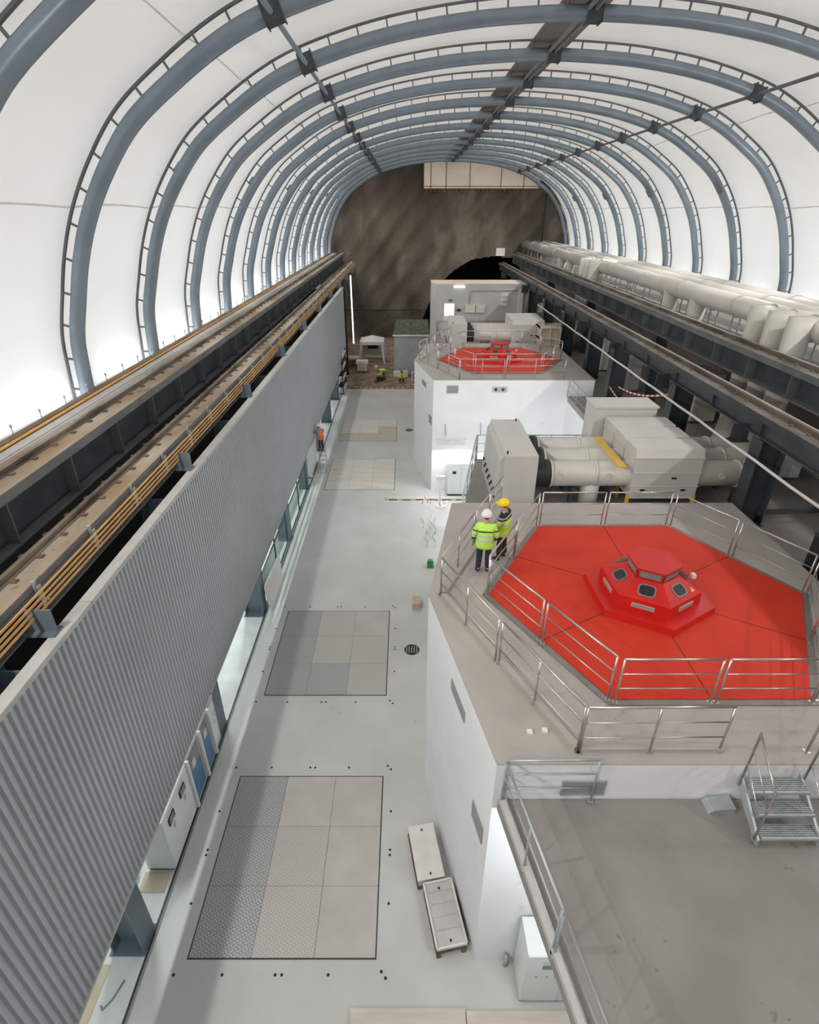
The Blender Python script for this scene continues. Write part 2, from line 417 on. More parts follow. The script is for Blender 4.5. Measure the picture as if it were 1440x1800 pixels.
# faint welded seams of the membrane
for k, idx in enumerate((40, 68, 156, 184)):
    sm = MB()
    for i in range(17):
        pass
    pts = []
    y = Y0
    while y <= 77:
        ph = ((y+8.65) % 4.95)/4.95
        oc = offset_curve(CURVE, 0.475 + 0.16*math.sin(math.pi*ph))
        pts.append((XC+oc[idx][0], y, oc[idx][1])); y += 4.95/8
    sm.tube(pts, 0.022, 4)
    struct('trim_%d' % (k+3), sm, M_seamf)

# rock end wall with the opening of the next cavern, lower right
def rock():
    nx, nz = 260, 160; x0, x1, z0, z1 = -12.5, 23.0, -0.2, 21.5
    edge = [(0.4,-1),(1.0,0),(1.7,1),(2.4,2.46),(3.3,4.8),(4.55,6.68),(6.3,8.37),(8.43,9.5),(11.3,9.9),(14.0,9.7),(14.4,9.7)]
    vs = []; fs = []; hole = []
    for i in range(nz+1):
        z = z0 + (z1-z0)*i/nz
        for j in range(nx+1):
            x = x0 + (x1-x0)*j/nx
            y = 77.3 + 0.35*math.sin(x*0.9+z*0.5) + 0.25*math.sin(x*2.1-z*1.7) + random.uniform(-0.02,0.02)
            if z < 9 and x < -4: y += 0.0
            lim = None
            for (xa,za),(xb,zb) in zip(edge, edge[1:]):
                if xa <= x <= xb: lim = za + (zb-za)*(x-xa)/(xb-xa)
            hole.append(lim is not None and z < lim)
            if x > 14.4 and z < 9.7: y += 0
            if x > 16.6: y -= min(0.5, (x-16.6)*0.5)
            vs.append((x, y, z))
    for i in range(nz):
        for j in range(nx):
            a = i*(nx+1)+j
            if not any(hole[q] for q in (a, a+1, a+nx+2, a+nx+1)): fs.append((a, a+1, a+nx+2, a+nx+1))
    return MB().add(vs, fs, True)
struct('wall_cavern', MB().add([(-1,77.9,-0.5),(15,77.9,-0.5),(15,77.9,11),(-1,77.9,11),(-1,99,-0.5),(15,99,-0.5),(15,99,11),(-1,99,11)],[(4,5,6,7),(0,4,7,3),(1,2,6,5),(3,7,6,2),(0,1,5,4)]), M_dark)  # near-black walls paint in the darkness of the unlit cavern
struct('wall_back', rock(), M_rock)
# sealed beige bulkhead in the rock, under the crown of the vault
t = thing('bulkhead_panel', 'large beige bulkhead panel set high in the dark rock end wall', 'panel', (9, 76.4, 17))
mb = MB().box(2.15, 15.9, 76.35, 76.5, 17.35, 20.6); mb.obj('sheet', M_beige, t, (9,76.4,17))
mb = MB()
for z in (17.35, 17.6): mb.box(2.1, 15.95, 76.28, 76.36, z-0.03, z+0.03)
for x in (2.15, 3.0, 4.8, 7.6, 11.3, 14.0): mb.box(x-0.03, x+0.03, 76.28, 76.36, 17.35, 20.6)
mb.obj('frame', M_dust, t, (9,76.4,17))
mb = MB()
for i in range(26): mb.box(2.4+i*0.52, 2.55+i*0.52, 76.22, 76.36, 17.08, 17.26)
mb.obj('bolt_row', M_dust, t, (9,76.4,17))
tag(MB().tube([(16.75,76.1,9.7),(16.8,76.1,14),(16.75,76.0,17.4)], 0.09, 6).obj('drain_pipe', M_black), 'thin dark pipe running up the right side of the rock end wall', 'pipe')

# ================================================================== VAULT ARCHES
def arch():
    g = 'tubular arches carrying the white membrane'
    t = thing('vault_arch', '', 'arch', (XC,0,0), g)
    MB().tube([(x,0,z) for x,z in CURVE], 0.20, 14).obj('tube', M_arch, t)
    oc = offset_curve(CURVE, 0.47); ch = MB()
    lo = offset_curve(CURVE, 0.395); hi = offset_curve(CURVE, 0.45)
    vs = []; fs = []
    for (a,b),(c,d) in zip(lo, hi): vs += [(a,-0.045,b),(a,0.045,b),(c,0.045,d),(c,-0.045,d)]
    for i in range(len(lo)-1):
        o = i*4
        for j in range(4): fs.append((o+j, o+(j+1)%4, o+4+(j+1)%4, o+4+j))
    MB().add(vs, fs).obj('keder_channel', M_arch2, t)
    # spacers, one part each, evenly along the curve
    L = [0]
    for a,b in zip(CURVE, CURVE[1:]): L.append(L[-1]+math.hypot(b[0]-a[0], b[1]-a[1]))
    n = 46; me = None
    for k in range(n):
        s_ = L[-1]*(k+0.5)/n
        i = max(j for j in range(len(L)) if L[j] <= s_); i = min(i, len(CURVE)-2)
        u = (s_-L[i])/(L[i+1]-L[i]); x = CURVE[i][0]+(CURVE[i+1][0]-CURVE[i][0])*u; z = CURVE[i][1]+(CURVE[i+1][1]-CURVE[i][1])*u
        ang = math.atan2(CURVE[i+1][1]-CURVE[i][1], CURVE[i+1][0]-CURVE[i][0])
        if me is None:
            o = MB().box(-0.022,0.022,-0.04,0.04,0.19,0.40).obj('spacer', M_arch2, t); me = o.data
        else:
            o = bpy.data.objects.new('spacer', me); C.objects.link(o); o.parent = t
        o.location = (x,0,z); o.rotation_euler = (0,-ang,0)
    for wx in (-8.1, 0.2, 8.1):
        i = min(range(len(CURVE)), key=lambda q: abs(CURVE[q][0]-wx)); i = min(i, len(CURVE)-2)
        ang = math.atan2(CURVE[i+1][1]-CURVE[i][1], CURVE[i+1][0]-CURVE[i][0])
        m2 = MB()
        for dx in (-0.22, 0.19): m2.box(dx, dx+0.03, -0.25, 0.25, -0.25, 0.25)
        m2.box(-0.19, 0.19, -0.235, 0.235, -0.21, 0.21)
        o = m2.obj('joint_plate', M_steel, t); o.location = (CURVE[i][0],0,CURVE[i][1]); o.rotation_euler = (0,-ang,0)
    for sx_ in (-1, 1):
        m2 = MB().box(-0.42,0.42,-0.3,0.3,-0.02,0.05)
        o = m2.obj('base_plate', M_coping, t); o.location = (sx_*14.55, 0, 10.1 if sx_ > 0 else 10.22)
    return t
A0 = arch()
for k, y in enumerate(ARCH_Y):
    lb = 'blue-grey tubular steel arch under the white membrane, %s one counted from the camera' % ORD[k]
    if k == 0: A0.location = (XC, y, 0); A0['label'] = lb
    else: dup(A0, (XC, y, 0), lb)
for wx, nm, r_ in ((-8.1, 'left', 0.055), (8.1, 'right', 0.055)):
    z = 19.05
    tag(MB().tube([(XC+wx, -4, z-0.05),(XC+wx, 76.5, z-0.05)], 0.065, 8).obj('roof_purlin', M_arch2 if nm == 'right' else M_arch), 'thin grey purlin tube tying the arches together, %s side of the vault' % nm, 'purlin', 'purlins along the vault')
t = thing('roof_purlin', 'double ridge purlin with a brown painted shadow band along the crown of the vault', 'purlin', (XC+0.2, 36, 20.2), 'purlins along the vault')
for dx in (-0.1, 0.1): MB().box(XC+0.2+dx-0.03, XC+0.2+dx+0.03, -4, 76.5, 20.2, 20.30).obj('rail', M_grey, t, (XC+0.2,36,20.2))
MB().box(XC-0.55, XC+0.95, -4, 76.5, 20.58, 20.60).obj('ridge_shade_band', mat('brown ridge shade band',(0.24,0.215,0.19),(0.28,0.25,0.22)), t, (XC+0.2,36,20.2))  # brown strip stands in for the ridge shadow on the membrane

# flood lamps, aimed down and along the hall
for k, y in enumerate(FLOOD_Y):
    loc = Vector((-7.35, y, 16.35)); dirv = Vector((0.62, 0.42, -0.66)).normalized()
    t = thing('flood_lamp', 'small hooded flood lamp on the left of the vault, %s from the near end' % ORD[k], 'lamp', loc, 'flood lamps on the left of the vault')
    q = dirv.to_track_quat('-Z', 'Y')
    h = MB().box(-0.19,0.19,-0.19,0.19,0.0,0.14); h.box(-0.19,0.19,-0.20,-0.18,-0.16,0.0); h.box(-0.19,0.19,0.18,0.20,-0.16,0.0); h.box(-0.20,-0.18,-0.2,0.2,-0.16,0); h.box(0.18,0.20,-0.2,0.2,-0.16,0)
    o = h.obj('housing', M_arch2, t); o.rotation_mode = 'QUATERNION'; o.rotation_quaternion = q
    ld = bpy.data.lights.new('flood', 'AREA'); ld.shape = 'SQUARE'; ld.size = 0.3; ld.energy = FLOOD_W; ld.color = (1, 0.95, 0.88)
    lo = bpy.data.objects.new('flood_light', ld); C.objects.link(lo); lo.parent = t
    lo.rotation_mode = 'QUATERNION'; lo.rotation_quaternion = q; lo.location = dirv*0.02

for k, y in enumerate((-4.1, 5.8, 15.7, 25.6, 35.5, 45.4, 55.3, 65.2)):  # added row of fill lamps, brightens the left side of the hall
    loc = Vector((17.35, y, 16.2)); dirv = Vector((-0.70, 0.42, -0.58)).normalized()
    t = thing('flood_lamp', 'added hooded fill lamp on the right of the vault, %s from the near end' % ORD[k], 'lamp', loc, 'added fill lamps on the right of the vault')
    q = dirv.to_track_quat('-Z', 'Y')
    h = MB().box(-0.42,0.42,-0.22,0.22,0.0,0.12); h.box(-0.43,0.43,-0.24,-0.22,-0.14,0.0); h.box(-0.43,0.43,0.22,0.24,-0.14,0.0); h.box(-0.44,-0.42,-0.24,0.24,-0.14,0); h.box(0.42,0.44,-0.24,0.24,-0.14,0)
    o = h.obj('housing', M_arch2, t); o.rotation_mode = 'QUATERNION'; o.rotation_quaternion = q
    ld = bpy.data.lights.new('flood', 'AREA'); ld.shape = 'RECTANGLE'; ld.size = 0.8; ld.size_y = 0.4; ld.energy = FILL_R; ld.color = (1, 0.95, 0.9)
    lo = bpy.data.objects.new('flood_light', ld); C.objects.link(lo); lo.parent = t
    lo.rotation_mode = 'QUATERNION'; lo.rotation_quaternion = q; lo.location = dirv*0.02

for side, sx_, ux, uz in (('left', -1, -9.33, 10.36), ('right', 1, 19.75, 10.6)):
    for k in range(15):
        y = 5.0 + 4.95*k
        t = thing('uplight', 'slim strip uplight at the foot of the %s membrane, %s from the near end' % (side, ORD[k]), 'lamp', (ux,y,uz), 'uplights at the foot of the %s membrane' % side)
        a, b = (-0.03, 0.03)
        MB().box(-0.04 if sx_ > 0 else 0.0, 0.0 if sx_ > 0 else 0.04, -1.9, 1.9, -0.06, 0.06).obj('housing', M_coping, t)
        if side == 'right': MB().box(-0.04,0.04,-1.5,-1.4,-0.7,-0.06).box(-0.04,0.04,1.4,1.5,-0.7,-0.06).obj('foot', M_coping, t)
        ld = bpy.data.lights.new('uplight','AREA'); ld.shape='RECTANGLE'; ld.size=0.1; ld.size_y=3.6; ld.energy=UP_W; ld.color=(0.96,0.98,1)
        lo = bpy.data.objects.new('uplight_lamp', ld); C.objects.link(lo); lo.parent = t; lo.location=(sx_*0.02,0,0)
        lo.rotation_euler = (0, sx_*R(-107), 0)

# ================================================================== LEFT SIDE: cladding, columns, girders
def cladding():
    t = thing('corrugated_cladding', 'long grey corrugated sheet wall hanging below the left crane girders', 'cladding', (-5.9, 20, 2.35))
    pitch = 0.16; y = -2.0; pts = []
    while y < 56.2:
        pts += [(-5.90,y),(-5.90,y+0.065),(-5.955,y+0.085),(-5.955,y+0.14)]; y += pitch
    vs = [(x,yy,2.35) for x,yy in pts] + [(x,yy,8.72) for x,yy in pts]; n = len(pts)
    MB().add(vs, [(i,i+1,i+1+n,i+n) for i in range(n-1)]).obj('sheet', M_clad, t, (-5.9,20,2.35))
    MB().box(-6.0,-5.96,-2,56.2,2.35,8.7).obj('backing_frame', M_steel, t, (-5.9,20,2.35))
    m2 = MB()
    yy = -2.0
    while yy < 56:
        y2 = min(56.2, yy+3.44); m2.box(-6.12,-5.88,yy+0.01,y2-0.01,8.72,8.76); m2.box(-5.885,-5.875,yy+0.01,y2-0.01,8.66,8.76); yy = y2
    m2.obj('coping', M_coping, t, (-5.9,20,2.35))
    MB().box(-6.0,-5.88,-2,56.2,2.32,2.36).obj('bottom_trim', M_coping, t, (-5.9,20,2.35))
    return t
cladding()
def hcol(name, label, x0, x1, y, w, z0, z1, m, group):
    t = thing(name, label, 'column', ((x0+x1)/2, y, z0), group)
    og = ((x0+x1)/2, y, z0)
    MB().box(x1-0.04,x1,y,y+w,z0,z1).obj('flange', m, t, og)
    MB().box(x0,x0+0.04,y,y+w,z0,z1).obj('flange', m, t, og)
    MB().box(x0+0.04,x1-0.04,y+w/2-0.015,y+w/2+0.015,z0,z1).obj('web', m, t, og)
    MB().box(x0-0.06,x1+0.03,y-0.06,y+w+0.06,z0,z0+0.03).obj('base_plate', m, t, og)
    return t
M_col = mat('blue grey column paint', (0.12, 0.155, 0.19), (0.15, 0.19, 0.225), scale=1.0, rough=0.45)
for k in range(9):
    y = 6.42 + 6.1*k
    hcol('steel_column', 'blue-grey H-section steel column under the left cladding, %s one from the camera' % ORD[k], -6.80, -6.05, y, 0.55, 0, 8.6, M_col, 'steel columns under the cladding')

def girder(name, label, x0, x1, zt, depth, web_x, top, side, y0, y1, rail_x, stiff_dx, stiff_step, cat='girder', face=1):
    yc = (y0+y1)/2; og = ((x0+x1)/2, yc, zt)
    t = thing(name, label, cat, og, 'crane runway girders')
    MB().box(x0,x1,y0,y1,zt-0.02,zt).obj('top_plate', top, t, og)
    lip = MB(); 
    lip.box(x0,x1,y0,y1,zt-0.22,zt-0.02); lip.obj('top_chord', side, t, og)
    MB().box(web_x-0.02,web_x+0.02,y0,y1,zt-depth,zt-0.22).obj('web', M_steel, t, og)
    MB().box(x0+0.05,x1-0.05,y0,y1,zt-depth-0.04,zt-depth).obj('bottom_flange', side, t, og)
    y = y0 + stiff_step*0.6; k = 0
    xs, xe = (web_x+0.02, x1-0.06) if face > 0 else (x0+0.06, web_x-0.02)
    proto = None
    while y < y1 and k < 60:
        if proto is None:
            proto = MB().box(xs-og[0],xe-og[0],-0.015,0.015,-depth,-0.22).obj('stiffener', side, t); pm = proto.data; o = proto
        else:
            o = bpy.data.objects.new('stiffener', pm); C.objects.link(o); o.parent = t
        o.location = (0, y-yc, 0); y += stiff_step; k += 1
    MB().box(rail_x-0.10,rail_x+0.10,y0,y1,zt,zt+0.02).box(rail_x-0.02,rail_x+0.02,y0,y1,zt+0.02,zt+0.09).box(rail_x-0.045,rail_x+0.045,y0,y1,zt+0.09,zt+0.13).obj('crane_rail', M_rail, t, og)
    m2 = MB(); y = y0+0.3
    while y < y1:
        for d in (-0.17, 0.17): m2.box(rail_x+d-0.06, rail_x+d+0.06, y-0.05, y+0.05, zt, zt+0.035)
        y += 0.8
    o = m2.obj('rail_clip', M_dust, t, og); o['kind'] = 'stuff'
    return t, og
g1, og1 = girder('crane_girder', 'upper left crane girder with a rusty dusty top and rail', -8.62, -7.67, 10.45, 1.15, -8.0, M_flange, M_girder, -6, 76, -8.2, 0, 2.35)
MB().box(-9.0,-8.62,-6,76,10.40,10.44).box(-8.98,-8.70,-6,76,10.44,10.46).obj('side_plank', M_coping, g1, og1)
g2, og2 = girder('crane_girder', 'lower left crane girder between the upper girder and the corrugated wall', -7.16, -6.48, 9.50, 0.75, -6.72, M_flange, M_girder, -6, 76, -6.98, 0, 3.05)
k = 0; y = 0.55
while y < 74:
    m2 = MB().box(-6.5,-6.02,y-0.02,y+0.02,8.8,9.25).box(-6.55,-6.0,y-0.14,y+0.14,8.76,8.80)
    m2.obj('bracket', M_col, g2, og2); y += 6.9
# dark tray between the two girders, and the void behind the cladding
t = thing('service_tray', 'brown dusty tray between the two left crane girders', 'tray', (-7.4, 35, 8.6))
MB().box(-7.75,-7.0,-6,76,8.55,8.6).obj('tray_floor', M_wood, t, (-7.4,35,8.6))
m2 = MB()
y = 2
while y < 74: m2.tube([(-7.7,y,8.75),(-7.55,y,8.9),(-7.2,y+0.25,8.9)], 0.02, 5); y += 3.05
m2.obj('pipe_hook', M_galv, t, (-7.4,35,8.6))
# yellow pipe, post bolts along the outer edge of the upper girder
tag(MB().tube([(-9.02,-6,10.50),(-9.02,76,10.50)], 0.035, 6).obj('handrail_pipe', M_orange), 'thin yellow pipe along the outer edge of the upper left girder', 'pipe')
tag(MB().box(-9.25,-9.06,-6,76,10.22,10.55).obj('toe_board', M_wood), 'brown board along the foot of the left membrane', 'board')
proto = None
y = 3.0; k = 0
while y < 75:
    if proto is None:
        proto = MB().tube([(0,0,0),(0,0,0.28)], 0.014, 5).ball((0,0,0.30),0.035,0.035,0.05,6,4).obj('anchor_stud', M_galv)
        proto.location = (-9.12, y, 10.5)
        tag(proto, 'small steel stud standing on the board at the foot of the left membrane', 'stud', 'anchor studs along the left membrane')
    else:
        o = proto.copy(); C.objects.link(o); o.location = (-9.12, y, 10.5)
    y += 1.15
# ochre conductor bars on hangers
t = thing('conductor_rail', 'bundle of ochre conductor bars hung beside the lower left crane girder', 'conductor rail', (-6.3, 35, 9.2))
for i in range(4):
    MB().box(-6.335,-6.315,-6,75,9.37-i*0.105,9.41-i*0.105).obj('conductor_bar', M_orange, t, (-6.3,35,9.2))
pm = None; y = 0.15
while y < 74:
    if pm is None:
        o = MB().box(-6.50,-6.44,-0.03,0.03,-0.35+9.5,0.04+9.5).box(-6.46,-6.29,-0.02,0.02,9.15,9.18).box(-6.40,-6.38,-0.05,0.05,9.02,9.45).obj('hanger', M_galv, t, (-6.3,0,9.2)); pm = o.data
    else:
        o = bpy.data.objects.new('hanger', pm); C.objects.link(o); o.parent = t
    o.location = (0, y-35, 0); y += 1.93

# aisle lamps and cabinets under the cladding
for k, y in enumerate((2, 9.5, 15.5, 22, 28, 35, 44, 52)):
    t = thing('ceiling_light', 'white strip light on the aisle ceiling behind the cladding, %s from the near end' % ORD[k], 'lamp', (-7.35,y,7.1), 'strip lights over the aisle')
    MB().box(-7.45,-7.25,y-0.9,y+0.9,7.1,7.2).obj('housing', M_plast, t, (-7.35,y,7.1))
    ld = bpy.data.lights.new('strip','AREA'); ld.shape = 'RECTANGLE'; ld.size = 0.2; ld.size_y = 1.8; ld.energy = 300 if 20 < y < 30 else 170; ld.color = (0.93,1,0.98)
    lo = bpy.data.objects.new('strip_light', ld); C.objects.link(lo); lo.parent = t; lo.location = (0,0,-0.02)

def cabinet(label, y0, y1, front, x0=-6.72, x1=-6.02, h=2.0):
    og = ((x0+x1)/2,(y0+y1)/2,0)
    t = thing('control_cabinet', label, 'cabinet', og, 'control cabinets under the left cladding')
    MB().box(x0,x1,y0,y1,0.08,h).obj('body', M_cab, t, og)
    MB().box(x0+0.03,x1-0.03,y0+0.02,y1-0.02,0,0.08).obj('plinth', M_black, t, og)
    if front == 'display':
        MB().box(x1,x1+0.025,y0+0.02,y1-0.02,0.1,h-0.02).obj('door', M_cab, t, og)
        for yy in (y0+(y1-y0)*0.27, y0+(y1-y0)*0.72):
            d = MB().box(x1+0.02,x1+0.05,yy-0.17,yy+0.17,1.42,1.68).obj('display', M_black, t, og)
            MB().box(x1+0.05,x1+0.055,yy-0.13,yy+0.13,1.45,1.65).obj('screen', M_grey, d, og)
            m2 = MB()
            for i in range(5): m2.box(x1+0.025,x1+0.032,yy-0.16+i*0.07,yy-0.13+i*0.07,1.76,1.80)
            m2.box(x1+0.025,x1+0.035,yy-0.02,yy+0.12,1.22,1.25); m2.box(x1+0.025,x1+0.035,yy+0.0,yy+0.1,1.12,1.15)
            m2.obj('button_row', M_grey, t, og)
    elif front == 'blue':
        MB().box(x1,x1+0.02,y0+0.05,y1-0.05,0.12,h-0.03).obj('door_frame', M_galv, t, og)
        MB().box(x1+0.02,x1+0.03,y0+0.14,y1-0.12,0.2,1.25).obj('blue_panel', M_blue, t, og)
        MB().box(x1+0.02,x1+0.03,y0+0.14,y1-0.12,1.28,h-0.1).obj('glass_pane', M_mesh, t, og)
        MB().box(x1+0.03,x1+0.035,y0+0.3,y0+0.5,1.3,1.6).obj('paper_note', M_plast, t, og)
        MB().box(x1,x1+0.09,y0-0.03,y0+0.05,0.08,h).obj('door_edge', M_cab, t, og)
    else:
        MB().box(x1,x1+0.02,y0+0.05,y1-0.05,0.12,h-0.03).obj('door', M_galv, t, og)
        MB().box(x1+0.02,x1+0.03,y0+0.12,y1-0.12,0.25,h-0.12).obj('glass_pane', M_cab, t, og)
        m2 = MB()
        for i in range(6): m2.box(x1+0.03,x1+0.036,y0+0.25+0.09*(i%3),y0+0.29+0.09*(i%3),1.1+0.16*(i//2),1.14+0.16*(i//2))
        m2.obj('indicator', M_grey, t, og)
        MB().box(x1,x1+0.09,y0-0.03,y0+0.05,0.08,h).obj('door_edge', M_cab, t, og)
cabinet('white double control cabinet with two grey displays, nearest under the corrugated wall', 8.27, 9.95, 'display')
cabinet('glass-fronted control cabinet with blue interior right beside the white double cabinet', 10.0, 10.95, 'blue')
cabinet('glass-fronted control cabinet with blue interior and a pale cabinet behind it', 11.0, 11.75, 'blue')
cabinet('pale glass-fronted cabinet at the far end of the near cabinet row', 11.8, 12.42, 'pale')
cabinet('big pale cabinet beside the worker in the orange vest', 32.4, 34.9, 'pale', h=2.1)
tag(MB().box(-6.78,-6.12,7.73,8.22,0.0,0.02).obj('cardboard_sheet', M_cardboard), 'tan cardboard sheet on the white floor at the near end of the cabinets', 'cardboard')
tag(MB().box(-7.5,-6.75,4.6,6.2,0.0,0.02).obj('cardboard_sheet', M_cardboard), 'cardboard sheet lying in the aisle, mostly hidden by the corrugated wall', 'cardboard')
tag(MB().tube([(-7.0,8.1,0.2),(-6.95,8.1,0.2),(-6.9,8.12,0.2)], [0.12,0.2,0.12], 10).obj('cable_bundle', M_plast), 'white cable bundle beside the white double cabinet', 'cable')
tag(MB().tube([(-6.62,5.45,0.02),(-6.55,5.38,0.02),(-6.42,5.55,0.02),(-6.3,5.9,0.03)], 0.018, 6).obj('cable_offcut', M_grey), 'grey cable offcut lying on the white aisle floor', 'cable')

# glazed partitions
def glazing(label, y0, y1):
    og = (-6.1,(y0+y1)/2,0)
    t = thing('glass_partition', label, 'partition', og, 'green glass partitions under the cladding')
    ym = (y0+y1)/2
    m2 = MB()
    for y in (y0, ym, y1): m2.box(-6.12,-6.06,y-0.02,y+0.02,0,2.4)
    m2.box(-6.12,-6.06,y0,y1,0,0.05); m2.box(-6.12,-6.06,y0,y1,2.36,2.4); m2.box(-6.12,-6.06,y0,y1,1.62,1.65)
    m2.obj('frame', M_steel, t, og)
    for a, b in ((y0+0.02,ym-0.02),(ym+0.02,y1-0.02)):
        MB().box(-6.10,-6.08,a,b,0.05,2.36).obj('pane', M_glass, t, og)
glazing('green glass partition beyond the second visible column, with a white sheet leaning on it', 19.3, 24.5)
glazing('green glass partition nearer to the orange-vested worker', 25.4, 30.7)
for k, (ya, yb, h) in enumerate(((19.6,24.3,0.95),(25.6,30.5,0.9))):
    t = thing('work_bench', 'white work bench behind the %s green glass partition' % ('nearer','farther')[k], 'bench', (-6.75,(ya+yb)/2,0), 'benches behind the glass')
    og = (-6.75,(ya+yb)/2,0)
    MB().box(-7.05,-6.45,ya,yb,h-0.05,h).obj('bench_top', M_plast, t, og)
    MB().box(-7.0,-6.5,ya+0.05,yb-0.05,0,h-0.05).obj('bench_body', M_cab, t, og)
m2 = MB().add([(-5.80,18.95,0.0),(-5.80,21.4,0.0),(-5.96,21.9,1.05),(-5.96,18.95,1.25),(-5.76,18.95,0.0),(-5.76,21.4,0.0),(-5.92,21.9,1.06),(-5.92,18.95,1.26)],
              [(0,1,2,3),(7,6,5,4),(0,4,5,1),(1,5,6,2),(2,6,7,3),(3,7,4,0)])
tag(m2.obj('leaning_board', M_plast), 'white board leaning against the foot of the nearer green glass partition', 'board')
for k, y in enumerate((20.2, 21.2, 22.5, 23.4)):
    m2 = MB().box(-6.9,-6.6,y,y+0.35,0.95,1.25 + 0.15*(k%2)).box(-6.85,-6.65,y+0.05,y+0.3,1.25,1.5)
    tag(m2.obj('bench_tool', M_grey), 'dark tool box on the bench behind the glass, %s of four from the near end' % ORD[k], 'tool box', 'tool boxes on the bench')

# ================================================================== MAIN FLOOR THINGS
def hatch(label, y0, y1, rows, mats, group='steel floor hatch covers'):
    x0, x1 = -5.02, -0.70; og = ((x0+x1)/2,(y0+y1)/2,0)
    t = thing('floor_hatch', label, 'floor hatch', og, group)
    MB().box(x0-0.03,x1+0.03,y0-0.03,y1+0.03,0.001,0.004).obj('frame', M_steel, t, og)
    dy = (y1-y0)/rows; xs = [x0, x0+1.45, x0+2.9, x1]
    for r_ in range(rows):
        for c in range(3):
            m = mats[(r_*3+c) % len(mats)]
            g = 0.005
            MB().box(xs[c]+g,xs[c+1]-g,y0+r_*dy+g,y0+(r_+1)*dy-g,0.003,0.014).obj('cover_plate', m, t, og)
M_tread2 = mat('worn cream plate', (0.47, 0.45, 0.42), (0.53, 0.515, 0.485), scale=1.2, rough=0.45)
M_tread3 = treadplate('pale tread plate', (0.66,0.64,0.60), (0.47,0.455,0.43))
hatch('large tread-plate floor hatch nearest the camera, cream on its right', 6.33, 11.0, 3, [M_tread,M_tread3,M_tread2, M_tread,M_tread3,M_tread2, M_tread,M_tread2,M_tread2])
hatch('tread-plate floor hatch in the middle of the aisle, between two bare floor stretches', 14.25, 18.93, 3, [M_tread,M_tread,M_tread3, M_tread,M_tread3,M_tread3, M_tread,M_tread3,M_tread2])
hatch('pale plywood floor cover beside the stepladder', 30.75, 35.5, 2, [M_ply])
hatch('farthest pale floor cover with a beige patch in its corner', 38.95, 43.7, 3, [M_ply2,M_ply2,M_ply2, M_ply,M_ply,M_ply2, M_ply,M_ply,M_ply])
# anchor sockets round the two steel hatches
proto = None
for (ya, yb, nm) in ((6.33,11.0,'nearest'),(14.25,18.93,'second')):
    pts = []
    for yy in (ya-0.32, yb+0.32): pts += [(-5.25,yy),(-4.15,yy),(-2.95,yy),(-2.8,yy),(-1.75,yy),(-0.55,yy+0.06),(-0.45,yy-0.06)]
    for xx in (-5.35,-0.42): pts += [(xx,ya+1.15),(xx,(ya+yb)/2),(xx,(ya+yb)/2+0.14),(xx,yb-1.1)]
    for x, y in pts:
        if proto is None:
            proto = MB().disc(0,0,0.0,0.035,0.005,10).obj('floor_socket', M_black); o = proto
            tag(o, 'small round black anchor socket in the floor round a steel hatch', 'socket', 'anchor sockets round the steel hatches')
        else:
            o = proto.copy(); C.objects.link(o)
        o.location = (x, y, 0.001)
def manhole(x, y, label):
    t = thing('drain_cover', label, 'drain cover', (x,y,0), 'round drain covers')
    MB().disc(0,0,0.001,0.30,0.006,24).obj('rim', M_black, t)
    m2 = MB()
    for i in range(5): m2.box(-0.22+i*0.1,-0.19+i*0.1,-0.18,0.18,0.007,0.014)
    m2.obj('grate', M_galv, t)
manhole(0.25, 16.57, 'round black drain cover beside the middle tread-plate hatch')
manhole(0.28, 41.3, 'round drain cover far down the aisle near the far plinth')

# crates beside the near plinth
def dolly(label, cx, cy, rz, ribbed):
    t = thing('equipment_crate', label, 'crate', (cx,cy,0), 'flat crates by the near plinth', rz)
    w, l = 0.70, 1.42
    MB().box(-w/2+0.03,w/2-0.03,-l/2+0.03,l/2-0.03,0.12,0.36).obj('body', M_ply if not ribbed else M_dust, t)
    MB().box(-w/2,w/2,-l/2,l/2,0.36,0.41).obj('lid', M_plast if not ribbed else M_coping, t)
    MB().box(-w/2,-w/2+0.1,-l/2,l/2,0.0,0.10).box(w/2-0.1,w/2,-l/2,l/2,0,0.10).obj('skid', M_dust, t)
    if ribbed:
        m2 = MB()
        for i in range(4): m2.prismx([(-l/2+0.28*(i+1),0.41),(-l/2+0.28*(i+1)+0.05,0.435),(-l/2+0.28*(i+1)+0.10,0.41)],-w/2+0.07,w/2-0.05)
        m2.obj('rib', M_coping, t)
        m2 = MB()
        for s_ in (-1,1): m2.box(s_*w/2-0.02,s_*w/2+0.02,-l/2,l/2,0.38,0.46)
        m2.box(-w/2,w/2,-l/2-0.02,-l/2+0.02,0.38,0.46); m2.box(-w/2,w/2,l/2-0.02,l/2+0.02,0.38,0.46); m2.obj('rim', M_plast, t)
    m2 = MB()
    for y in (-l/2+0.12, l/2-0.16): m2.box(-0.02,0.02,y-0.02,y+0.02,0.41,0.45)
    m2.obj('bolt', M_black, t)
dolly('flat smooth-lidded grey crate against the near plinth, the farther of the two', 0.53, 8.55, R(10), False)
dolly('grey crate with cross ribs and brown skids, nearer of the two by the plinth', 0.93, 7.08, R(11), True)

